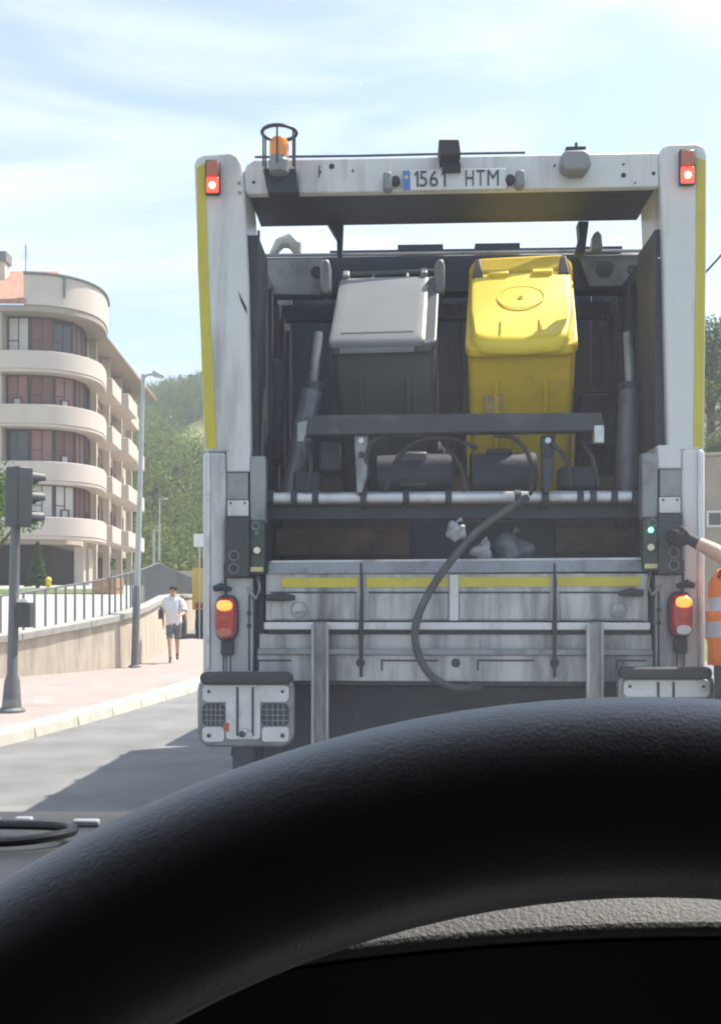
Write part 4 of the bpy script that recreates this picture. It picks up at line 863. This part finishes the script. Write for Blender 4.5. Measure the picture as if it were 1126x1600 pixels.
    for x in (-.285, .285):
        wh = MB().lathe((x, .22, .12), [(.05, -.025), (.09, -.025), (.1, -.015), (.1, .015), (.09, .025), (.05, .025)], 22, ax='x').build('wheel', rub, B)
        MB().lathe((x, .22, .12), [(.02, -.028), (.05, -.02), (.05, .02), (.02, .028)], 12, ax='x').build('hub', grey_p, wh)
    MB().tube([(-.28, .22, .12), (.28, .22, .12)], .012, 8).build('axle', dsteel, B)
    return B
yb = M('bin_yellow', (.66, .46, .012), .42, var=.08, vscale=3, dirt=(.40, .26, .02), amt=.35, dscale=1.5); yl = M('lid_yellow', (.84, .64, .055), .4, var=.06, vscale=3, dirt=(.6, .46, .06), amt=.25, dscale=1.5)
gb_ = M('bin_grey', (.075, .085, .09), .45, var=.15, vscale=4, dirt=(.12, .12, .12), amt=.3, dscale=1.6); gl = M('lid_grey', (.22, .228, .24), .42, var=.10, vscale=4, dirt=(.17, .175, .18), amt=.3, dscale=1)
wheelie('dark grey wheelie bin with pale grey lid, tilted on the truck lift', gb_, gl, (596, 538), .40, R(29), R(-4), 1.0, False)
wheelie('bright yellow wheelie bin with embossed lid tilted on the truck lift', yb, yl, (814, 541), .42, R(29), R(-6), 1.03, True)
# rubbish in the hopper mouth
def bag(label, px, py, w_, r, mat, name='rubbish_bag'):
    c = TM @ P(px, py, w_); o = empty(name, c, 0, label, 'rubbish bag')
    bm = bmesh.new(); bmesh.ops.create_icosphere(bm, subdivisions=3, radius=r)
    k1, k2 = random.uniform(0, 6), random.uniform(0, 6)
    for v in bm.verts:
        q = v.co/r; v.co *= 1+.22*math.sin(q.x*4+k1+q.y*2)+.16*math.sin(q.z*5+k2-q.x*3)+.07*math.sin(q.y*11+q.z*9); v.co.y *= .7
    for f_ in bm.faces: f_.smooth = True
    me = bpy.data.meshes.new('film'); bm.to_mesh(me); bm.free(); me.materials.append(mat); ob = bpy.data.objects.new('film', me); COL.objects.link(ob); ob.parent = o
    MB().tube([(0, 0, r*.8), (.01, 0, r*1.15), (.03, 0, r*1.3)], [r*.15, r*.1, r*.28], 8).build('knot', mat, o)
fm = M('film_white', (.36, .37, .385), .35, var=.2, vscale=20, bump=.5, bscale=40); fg = M('film_grey', (.13, .14, .16), .4, var=.2, vscale=14, bump=.5, bscale=30)
bag('white plastic rag hanging in the hopper mouth beside the drain hose', 712, 830, .1, .045, fm); bag('small pale plastic bag lying on the hopper sill', 752, 862, .2, .05, fm); bag('grey plastic bag lying on the hopper sill right of the pale one', 800, 864, .25, .09, fg)

# ================================================================== PEOPLE
def skin_body(name, J, E, mats, region, parent, sub=2):
    names = list(J); me = bpy.data.meshes.new(name); me.from_pydata([J[k][0] for k in names], [(names.index(a), names.index(b)) for a, b in E], [])
    ob = bpy.data.objects.new(name+'_src', me); COL.objects.link(ob); sm = ob.modifiers.new('s', 'SKIN'); sm.use_smooth_shade = True
    for i, k in enumerate(names):
        r = J[k][1]; r = r if isinstance(r, tuple) else (r, r); me.skin_vertices[0].data[i].radius = r; me.skin_vertices[0].data[i].use_root = (k == 'pelvis')
    ss_ = ob.modifiers.new('u', 'SUBSURF'); ss_.levels = sub; ss_.render_levels = sub
    bpy.context.view_layer.update(); ev = ob.evaluated_get(bpy.context.evaluated_depsgraph_get()); m2 = bpy.data.meshes.new_from_object(ev); m2.name = name
    bpy.data.objects.remove(ob)
    segs = [(Vector(J[a][0]), Vector(J[b][0]), region(a, b)) for a, b in E]; m2.materials.clear()
    for m in mats: m2.materials.append(m)
    reg = []
    for p in m2.polygons:
        c = p.center; best = None
        for a, b, g in segs:
            d = b-a; t = max(0, min(1, (c-a).dot(d)/max(d.length_squared, 1e-9))); q = (a+d*t-c).length
            if best is None or q < best[0]: best = (q, g, t)
        g = best[1](best[2]) if callable(best[1]) else best[1]; p.material_index = g; reg.append(g); p.use_smooth = True
    o = bpy.data.objects.new(name, m2); COL.objects.link(o); o.parent = parent
    return o, reg
def shell(src, keep, off, name, mats, parent, matfn=None, cuts=()):
    me = src.data; bm = bmesh.new(); bm.from_mesh(me); bm.normal_update()
    for z_ in cuts: bmesh.ops.bisect_plane(bm, geom=bm.verts[:]+bm.edges[:]+bm.faces[:], plane_co=(0, 0, z_), plane_no=(0, 0, 1))
    bmesh.ops.delete(bm, geom=[f for f in bm.faces if not keep(f.calc_center_median(), f.material_index)], context='FACES')
    bm.normal_update()
    for v in bm.verts: v.co += v.normal*(off+.005*math.sin(v.co.z*55+math.atan2(v.co.y, v.co.x)*4)+.004*math.sin(v.co.z*23-math.atan2(v.co.y, v.co.x)*9))
    m = bpy.data.meshes.new(name); bm.to_mesh(m); bm.free(); m.materials.clear()
    for q in mats: m.materials.append(q)
    for p in m.polygons: p.use_smooth = True; p.material_index = matfn(p.center) if matfn else 0
    o = bpy.data.objects.new(name, m); COL.objects.link(o); o.parent = parent; so_ = o.modifiers.new('t', 'SOLIDIFY'); so_.thickness = .006; return o
skin_m = M('skin', (.52, .32, .23), .55, var=.06, vscale=12); hair_m = M('hair_dark', (.03, .022, .018), .6, var=.3, vscale=30)
shirt_w = M('white_shirt', (.75, .75, .76), .85, var=.05, vscale=5, bump=.2, bscale=20); shorts_g = M('grey_shorts', (.16, .165, .18), .85, var=.12, bump=.2, bscale=20); shoe_m = M('dark_shoe', (.05, .05, .055), .6)
orange = M('hivis_orange', (.85, .19, .02), .8, var=.06, vscale=10, bump=.25, bscale=18); silver = M('reflective_band', (.52, .52, .52), .45, .2, var=.08); navy = M('navy_trousers', (.022, .026, .045), .85, var=.2, bump=.2, bscale=20); glove_m = M('black_glove', (.02, .02, .022), .7, var=.2)
BODY_E = [('pelvis', 'belly'), ('belly', 'chest'), ('chest', 'neck'), ('neck', 'skull'), ('skull', 'crown'), ('skull', 'nose'),
          ('chest', 'shl'), ('shl', 'ell'), ('ell', 'wrl'), ('chest', 'shr'), ('shr', 'elr'), ('elr', 'wrr'),
          ('pelvis', 'hpl'), ('hpl', 'knl'), ('knl', 'anl'), ('anl', 'tol'), ('pelvis', 'hpr'), ('hpr', 'knr'), ('knr', 'anr'), ('anr', 'tor')]
def hand(J, E, sfx, wr, d, up, thumb, s=1., curl=.3, fat=1.):
    # palm plus five fingers; d: direction of the hand, up: back of the hand, thumb: side of the thumb
    d, up, th = Vector(d).normalized(), Vector(up).normalized(), Vector(thumb).normalized(); wr = Vector(wr)
    J['pa'+sfx] = (tuple(wr+d*.055*s), (.028*s, .016*s)); E.append(('wr'+sfx, 'pa'+sfx))
    for i, (o_, l) in enumerate(((.030, .072), (.010, .082), (-.010, .076), (-.029, .058))):
        k0, k1, k2 = 'f%da%s' % (i, sfx), 'f%db%s' % (i, sfx), 'f%dc%s' % (i, sfx); b = wr+d*.088*s+th*o_*s
        J[k0] = (tuple(b), .0095*s*fat); J[k1] = (tuple(b+d*l*.5*s-up*curl*.012), .0085*s*fat); J[k2] = (tuple(b+d*l*.88*s-up*curl*.05*s), .007*s*fat)
        E += [('pa'+sfx, k0), (k0, k1), (k1, k2)]
    J['ta'+sfx] = (tuple(wr+d*.035*s+th*.032*s), .0115*s); J['tb'+sfx] = (tuple(wr+d*.062*s+th*.056*s-up*.008), .010*s); J['tc'+sfx] = (tuple(wr+d*.088*s+th*.062*s-up*.018), .008*s)
    E += [('wr'+sfx, 'ta'+sfx), ('ta'+sfx, 'tb'+sfx), ('tb'+sfx, 'tc'+sfx)]
def face(parent, c, fwd, mat_hair, long=False):
    c = Vector(c); f = Vector(fwd).normalized(); s_ = Vector((f.y, -f.x, 0))
    for k in (-1, 1):
        e = c+f*.088+s_*k*.032+Vector((0, 0, .012)); MB().lathe(tuple(e), [(.004, -.008), (.011, 0), (.004, .008)], 10).build('eye', blk, parent)
        MB().tube([c+s_*k*.078+Vector((0, 0, -.03)), c+s_*k*.09-f*.012+Vector((0, 0, .01)), c+s_*k*.08+Vector((0, 0, .03))], [.007, .013, .008], 8).build('ear', skin_m, parent)
    MB().tube([c+f*.088-s_*.024+Vector((0, 0, -.062)), c+f*.096+Vector((0, 0, -.064)), c+f*.088+s_*.024+Vector((0, 0, -.062))], .005, 6).build('mouth', M('lips', (.32, .12, .10), .5), parent)
    hm_ = MB(); loops = []
    for i in range(8):
        ph = R(-12+i*14.4); rr_ = .104*math.cos(ph)+.002; l = []
        for k in range(18):
            a = 2*math.pi*k/18; ca, sa = math.cos(a), math.sin(a); back_ = .0 if i > 2 or ca < .35 else -.03
            q = c-f*.012+(f*(ca*(rr_+back_)*1.02)+s_*(sa*rr_*.86))+Vector((0, 0, .045+.082*math.sin(ph)+(.05 if (i < 3 and ca > .3) else 0))); l.append(tuple(q))
        loops.append(l)
    hm_.loft(loops).build('hair', mat_hair, parent, smooth=80)

# pedestrian walking towards us on the pavement: white top, grey shorts, bare legs
pp = onground(271, 1036, PZ)
PD = empty('person', pp, R(8), 'pedestrian in white top and grey shorts walking on the pink pavement by the wall', 'person')
PD.scale = (.92, .92, .92)
J = {'pelvis': ((.01, 0, .94), (.15, .11)), 'belly': ((.0, -.015, 1.12), (.145, .11)), 'chest': ((-.01, -.02, 1.35), (.165, .115)), 'neck': ((-.01, -.045, 1.51), .052), 'skull': ((-.005, -.065, 1.59), (.072, .085)), 'crown': ((0, -.055, 1.69), (.066, .078)), 'nose': ((-.015, -.163, 1.592), .014),
     'shl': ((.18, -.05, 1.42), .062), 'ell': ((.25, -.16, 1.17), .045), 'wrl': ((.17, -.36, 1.08), .03), 'shr': ((-.19, .02, 1.40), .062), 'elr': ((-.25, .16, 1.16), .045), 'wrr': ((-.23, .13, .91), .03),
     'hpl': ((.095, 0, .86), .088), 'knl': ((.085, .02, .47), .054), 'anl': ((.075, .27, .19), .036), 'tol': ((.08, .19, .06), .032), 'hpr': ((-.085, 0, .86), .088), 'knr': ((-.075, -.17, .49), .054), 'anr': ((-.06, -.24, .09), .036), 'tor': ((-.065, -.39, .05), .032)}
E_ = list(BODY_E); hand(J, E_, 'l', J['wrl'][0], (-.5, -.8, .1), (.3, 0, 1), (-.4, -.2, .8)); hand(J, E_, 'r', J['wrr'][0], (0, -.2, -1), (-1, 0, 0), (0, -1, .2))
def regp(a, b):
    if a in ('neck', 'skull') or b == 'skull': return 0
    if a[:2] in ('sh', 'el', 'ch', 'be') or b in ('belly',): return (lambda t: 1) if a[:2] != 'el' else (lambda t: 0)
    if a == 'pelvis' or a[:2] == 'hp': return (lambda t: 2 if t < .8 else 0) if a[:2] == 'hp' else 2
    if a[:2] == 'kn': return lambda t: 0 if t < .85 else 3
    if a[:2] == 'an': return 3
    return 0
bo, _ = skin_body('body', J, E_, [skin_m, shirt_w, shorts_g, shoe_m], regp, PD)
shell(bo, lambda c, m: m == 1 or (m == 2 and c.z > .88 and abs(c.x) < .2), .022, 'loose_top', [shirt_w], PD)
shell(bo, lambda c, m: m == 2 and c.z < .95, .018, 'shorts', [shorts_g], PD)
face(PD, (-.003, -.062, 1.625), (-.06, -1, 0), hair_m)
bgm = M('shoulder_bag', (.05, .05, .06), .7, var=.2)
bg_ = MB().loft([[(x, y, 1.0) for x, y in rrect(-.34, -.06, -.25, .16, .03, 3)], [(x, y, 1.22) for x, y in rrect(-.335, -.05, -.255, .15, .03, 3)]]).build('bag', bgm, PD, bev=.01)
MB().tube([(-.30, .05, 1.22), (-.20, .0, 1.47), (-.05, -.12, 1.44), (.12, -.14, 1.2)], .012, 6).build('bag_strap', bgm, bg_)
# refuse worker beside the truck, left arm reaching to the control panel
tc0 = P(1103, 985, -.28); WX = tc0.x+.215; WO = TM @ Vector((WX, -.30, 0)); WO.z = 0
WK = empty('person', WO, -PSI, 'refuse worker in orange vest with black glove pressing the panel, at the right edge', 'person')
def wl_(p): return (p.x-WX, p.y+.30, p.z)
wrist = wl_(P(1086, 846, -.19)); elb = wl_(P(1150, 880, -.27))
J = {'pelvis': ((0, 0, 1.0), (.16, .13)), 'belly': ((0, -.01, 1.18), (.16, .13)), 'chest': ((.01, 0, 1.40), (.175, .13)), 'neck': ((.02, .0, 1.58), .058), 'skull': ((.0, .03, 1.67), (.075, .09)), 'crown': ((0, .02, 1.775), (.068, .08)), 'nose': ((-.06, .125, 1.675), .014),
     'shl': ((-.10, .12, 1.52), .07), 'ell': (elb, .049), 'wrl': (wrist, .033), 'shr': ((.16, -.13, 1.50), .07), 'elr': ((.24, -.16, 1.22), .05), 'wrr': ((.16, .02, 1.02), .034),
     'hpl': ((-.06, .09, .90), .095), 'knl': ((-.07, .13, .50), .065), 'anl': ((-.07, .10, .10), .045), 'tol': ((-.16, .24, .045), .04), 'hpr': ((.08, -.08, .90), .095), 'knr': ((.10, -.08, .50), .065), 'anr': ((.11, -.12, .10), .045), 'tor': ((.02, .02, .045), .04)}
E_ = list(BODY_E); hd_ = Vector((-.72, .66, .18)); hand(J, E_, 'l', wrist, hd_, (-.6, -.7, .2), (-.1, .1, 1), 1.0, .9, 1.7); hand(J, E_, 'r', J['wrr'][0], (-.5, .7, -.3), (0, 0, 1), (-.6, -.4, 0), 1.05)
def regw(a, b):
    if a in ('neck', 'skull') or b == 'skull': return 0
    if a[:2] == 'el': return lambda t: 0 if t < .9 else 3
    if a[:2] == 'sh': return lambda t: 1 if t < .55 else 0
    if a[:2] == 'ch' or a == 'belly' or b == 'belly': return 1
    if a[:2] in ('pe', 'hp'): return 2
    if a[:2] == 'kn': return lambda t: 2 if t < .9 else 4
    if a[:2] == 'an': return 4
    return 3
bo, _ = skin_body('body', J, E_, [skin_m, M('navy_shirt', (.05, .06, .09), .85, var=.15), navy, glove_m, shoe_m], regw, WK)
def vm(c): return 1 if (1.315 < c.z < 1.385 or 1.43 < c.z < 1.495) and c.x > -.2 else 0
shell(bo, lambda c, m: m in (1, 2) and 1.19 < c.z < 1.70 and (m == 1 or c.z > 1.0) and c.x > -.34, .022, 'safety_vest', [orange, silver], WK, vm, (1.19, 1.315, 1.385, 1.43, 1.495))
face(WK, (0, .03, 1.705), (-.45, .9, 0), hair_m)

# ================================================================== THE VEHICLE WE SIT IN
plast = M('dash_plastic', (.032, .034, .038), .42, var=.12, vscale=20, bump=.45, bscale=420)
grain = M('wheel_grain', (.105, .101, .100), .47, var=.10, vscale=60, bump=.32, bscale=1300, spec=1.0, sheen=.7)
hood_m = M('hood_grain', (.075, .075, .075), .6, var=.10, vscale=60, bump=.8, bscale=700)
cabin_m = M('cabin_trim', (.16, .16, .16), .8, var=.15, vscale=6)
VN = empty('van', (.35, .4, 0), 0, 'black steering wheel, dark dashboard and windscreen of the van we sit in', 'van')
def V(p): return (p[0]-.35, p[1]-.4, p[2])
XL, XR = -.62, 1.32
# dashboard: one long profile, its top falling gently to the windscreen
prof = [(.46, .80), (.43, 1.15), (.45, 1.26), (.50, 1.292), (.62, 1.300), (.80, 1.300), (.96, 1.292), (1.10, 1.27), (1.12, .8)]
sec = []
for x in (XL+.02, -.3, 0, .3, .8, XR-.02): sec.append([V((x, y, z)) for y, z in prof])
MB().loft(sec).build('dashboard', plast, VN, bev=.012, smooth=50)
pale_p = M('pale_reflection', (.32, .33, .35), .3)  # pale pieces added to stand in for white reflections along the dashboard
for k, (xa, xb, yv) in enumerate(((-.345, -.327, .925), (-.313, -.297, .925), (-.258, -.234, .915), (-.365, -.352, .925))): MB().box(V((xa, yv, 1.294)), V((xb, yv+.008, 1.3005))).build('reflection_dash', pale_p, VN, bev=.002)
# instrument hood behind the wheel, its top edge in the sun
def hoodz(x): return 1.3972-.55*(x-.11)**2
hs = []
for i in range(25):
    x = -.085+i*.37/24; z = hoodz(x); hs.append([V((x, .335, z-.006)), V((x, .320, z-.004)), V((x, .3185, z)), V((x, .323, z+.0035)), V((x, .345, z+.013)), V((x, .372, z+.019)), V((x, .42, z+.008)), V((x, .50, z-.03)), V((x, .55, z-.10)), V((x, .50, z-.12)), V((x, .36, z-.03))])
MB().loft(hs).build('instrument_hood', hood_m, VN, smooth=20, bev=.002)
hoodshade_m = M('hood_shade_black', (.008, .008, .009), .6, var=.1, spec=.3)  # near black colour carries the shade on the hood's front face
MB().hexa([V((-.12+i*.02, .3195, hoodz(-.12+i*.02)-.0045)) for i in range(22)]+[V((.30, .3195, 1.0)), V((-.12, .3195, 1.0))], [V((-.12+i*.02, .335, hoodz(-.12+i*.02)-.0045)) for i in range(22)]+[V((.30, .335, 1.0)), V((-.12, .335, 1.0))]).build('shaded_hood_front', hoodshade_m, VN)
# steering wheel: leather grained rim, hub and spokes
SW = empty('steering_wheel'); SW.parent = VN; SW['label'] = 'black grained steering wheel rim across the foreground'
tau = .35; Rw = .18; tr = .0163; ap = Vector((.0473, .1697, 1.4671)); tv = Vector((0, math.sin(tau), math.cos(tau))); nv = Vector((0, -math.cos(tau), math.sin(tau))); WC = ap-tv*Rw
mb = MB(); n, m = 160, 28; vs = []; fs = []
for i in range(n):
    a = 2*math.pi*i/n; d = Vector((1, 0, 0))*math.sin(a)+tv*math.cos(a)
    for k in range(m):
        b = 2*math.pi*k/m; vs.append(V(WC+d*(Rw+tr*math.cos(b))+nv*tr*math.sin(b)))
for i in range(n):
    for k in range(m): fs.append((i*m+k, ((i+1) % n)*m+k, ((i+1) % n)*m+(k+1) % m, i*m+(k+1) % m))
mb.add(vs, fs).build('rim', grain, SW, smooth=180)
hubc = WC-nv*.035
def wp_(x, y, z=0): q = hubc+Vector((1, 0, 0))*x+tv*y+nv*z; return V(q)
MB().loft([[wp_(x, y, -.03) for x, y in rrect(-.075, -.075, .075, .05, .04, 5)], [wp_(x, y, .012) for x, y in rrect(-.078, -.078, .078, .052, .04, 5)], [wp_(x*.8, y*.8, .024) for x, y in rrect(-.078, -.078, .078, .052, .04, 5)]]).build('hub_pad', grain, SW, smooth=50)
for s_ in (-1, 1): MB().loft([[wp_(s_*.06, y, z) for y, z in ((-.03, -.01), (.02, -.01), (.02, .01), (-.03, .01))], [wp_(s_*.175, y, z) for y, z in ((-.015, .022), (.02, .022), (.02, .042), (-.015, .042))]]).build('spoke', grain, SW, bev=.005)
MB().loft([[wp_(x, -.06, z) for x, z in ((-.03, -.01), (.03, -.01), (.03, .01), (-.03, .01))], [wp_(x, -.175, z) for x, z in ((-.02, .022), (.02, .022), (.02, .04), (-.02, .04))]]).build('spoke', grain, SW, bev=.005)
MB().tube([V(hubc-nv*.03), V(hubc-nv*.30)], .03, 14).build('steering_column', cabin_m, SW)
# windscreen: thin dusty glass
gm = bpy.data.materials.new('dusty_windscreen'); gm.use_nodes = True; t = gm.node_tree; t.nodes.clear(); Lk = t.links.new
to_ = N(t, 'ShaderNodeOutputMaterial'); tr_ = N(t, 'ShaderNodeBsdfTransparent'); tr_.inputs[0].default_value = (.95, .95, .945, 1)
tl_ = N(t, 'ShaderNodeBsdfTranslucent'); tl_.inputs[0].default_value = (.68, .80, 1., 1); gl_ = N(t, 'ShaderNodeBsdfGlossy'); gl_.inputs['Roughness'].default_value = .02
df_ = N(t, 'ShaderNodeBsdfDiffuse'); df_.inputs[0].default_value = (.75, .78, .82, 1); mdf = N(t, 'ShaderNodeMixShader'); mdf.inputs[0].default_value = .3; Lk(tl_.outputs[0], mdf.inputs[1]); Lk(df_.outputs[0], mdf.inputs[2])
ct = N(t, 'ShaderNodeTexCoord'); nn = N(t, 'ShaderNodeTexNoise'); nn.inputs['Scale'].default_value = 3.5; nn.inputs['Detail'].default_value = 5; Lk(ct.outputs['Object'], nn.inputs['Vector'])
mr = N(t, 'ShaderNodeMapRange'); mr.inputs[1].default_value = .3; mr.inputs[2].default_value = .7; mr.inputs[3].default_value = .009; mr.inputs[4].default_value = .017; Lk(nn.outputs[0], mr.inputs[0])
vo = N(t, 'ShaderNodeTexVoronoi'); vo.inputs['Scale'].default_value = 55; Lk(ct.outputs['Object'], vo.inputs['Vector'])      # dust specks
vr = N(t, 'ShaderNodeMapRange'); vr.inputs[1].default_value = .035; vr.inputs[2].default_value = .02; vr.inputs[3].default_value = 0; vr.inputs[4].default_value = .35; Lk(vo.outputs['Distance'], vr.inputs[0])
vc = N(t, 'ShaderNodeSeparateColor'); Lk(vo.outputs['Color'], vc.inputs[0]); vg = N(t, 'ShaderNodeMath', operation='GREATER_THAN'); vg.inputs[1].default_value = .72; Lk(vc.outputs[0], vg.inputs[0])
vm_ = N(t, 'ShaderNodeMath', operation='MULTIPLY'); Lk(vr.outputs[0], vm_.inputs[0]); Lk(vg.outputs[0], vm_.inputs[1])
va = N(t, 'ShaderNodeMath', operation='ADD'); Lk(mr.outputs[0], va.inputs[0]); Lk(vm_.outputs[0], va.inputs[1])
m1 = N(t, 'ShaderNodeMixShader'); Lk(va.outputs[0], m1.inputs[0]); Lk(tr_.outputs[0], m1.inputs[1]); Lk(mdf.outputs[0], m1.inputs[2])
lw = N(t, 'ShaderNodeLayerWeight'); pw = N(t, 'ShaderNodeMath', operation='POWER'); pw.inputs[1].default_value = 5; Lk(lw.outputs['Facing'], pw.inputs[0]); fz = N(t, 'ShaderNodeMath', operation='MULTIPLY_ADD'); fz.inputs[1].default_value = .9; fz.inputs[2].default_value = .045; Lk(pw.outputs[0], fz.inputs[0]); m2 = N(t, 'ShaderNodeMixShader'); Lk(fz.outputs[0], m2.inputs[0]); Lk(m1.outputs[0], m2.inputs[1]); Lk(gl_.outputs[0], m2.inputs[2]); Lk(m2.outputs[0], to_.inputs[0])
wv = []; wf = []; nx2, ny2 = 16, 8
for j in range(ny2+1):
    tt = j/ny2; y = 1.09+(.30-1.09)*tt; z = 1.285+(1.80-1.285)*tt
    for i in range(nx2+1):
        s_ = i/nx2; x = XL+.05+(XR-XL-.10)*s_; bow = -.06*(2*s_-1)**2; wv.append(V((x, y+bow*(1-.5*tt), z)))
for j in range(ny2):
    for i in range(nx2): a = j*(nx2+1)+i; wf.append((a, a+1, a+nx2+2, a+nx2+1))
MB().add(wv, wf).build('windscreen', gm, VN, smooth=180)
# cabin shell: roof, header, pillars, doors, bulkhead, floor, bonnet, seat
MB().box(V((XL, -.75, 1.82)), V((XR, .295, 1.90))).build('roof', cabin_m, VN, bev=.02)
for x in (XL, XR):
    d = -1 if x < 0 else 1
    MB().hexa([V((x, 1.10, 1.26)), V((x-d*.06, 1.10, 1.26)), V((x-d*.06, .30, 1.83)), V((x, .30, 1.83))], [V((x, 1.0, 1.26)), V((x-d*.06, 1.0, 1.26)), V((x-d*.06, .20, 1.83)), V((x, .20, 1.83))]).build('windscreen_pillar', cabin_m, VN)
    MB().box(V((x, -.75, .35)), V((x-d*.06, 1.12, 1.20))).build('door', cabin_m, VN, bev=.02)
    MB().box(V((x, -.75, 1.203)), V((x-d*.06, .12, 1.817))).build('rear_pillar_baffle', cabin_m, VN)  # unseen pillars, extended forward to block side light from the wheel
MB().box(V((XL, -.80, .35)), V((XR, -.752, 1.90))).build('bulkhead', cabin_m, VN); MB().box(V((XL, -.75, .30)), V((XR, 1.12, .348))).build('floor_pan', cabin_m, VN)
MB().box(V((-.22, -.65, .75)), V((.30, -.15, .90))).build('seat', cabin_m, VN, bev=.05); MB().box(V((-.20, -.74, .90)), V((.28, -.60, 1.45))).build('seat_back', cabin_m, VN, bev=.05)
vp = M('van_paint', (.5, .5, .5), .35, coat=.4)
MB().loft([[V((XL, y, .45)), V((XR, y, .45)), V((XR, y, z)), V((XL, y, z))] for y, z in ((1.13, 1.18), (1.5, 1.06), (1.85, .95), (2.0, .80))]).build('bonnet', vp, VN, bev=.05)
for x in (XL+.12, XR-.12):
    for y in (1.3,): MB().lathe(V((x, y, .31)), [(.18, -.1), (.29, -.1), (.31, -.07), (.31, .07), (.29, .1), (.18, .1)], 24, ax='x').build('wheel', tyre, VN)
# cable loop lying on the dashboard
lc = [Vector(q) for q in ((-.42, .86, 1.306), (-.36, .872, 1.306), (-.295, .872, 1.306), (-.255, .862, 1.307), (-.236, .843, 1.308), (-.245, .822, 1.308), (-.275, .808, 1.307), (-.33, .806, 1.306), (-.40, .802, 1.306))]
tag(MB().tube(cr_(lc, 5), .0042, 10).build('cable_loop', M('cable_black', (.015, .015, .016), .25)), 'thin black cable loop lying on the dashboard at the lower left', 'cable')
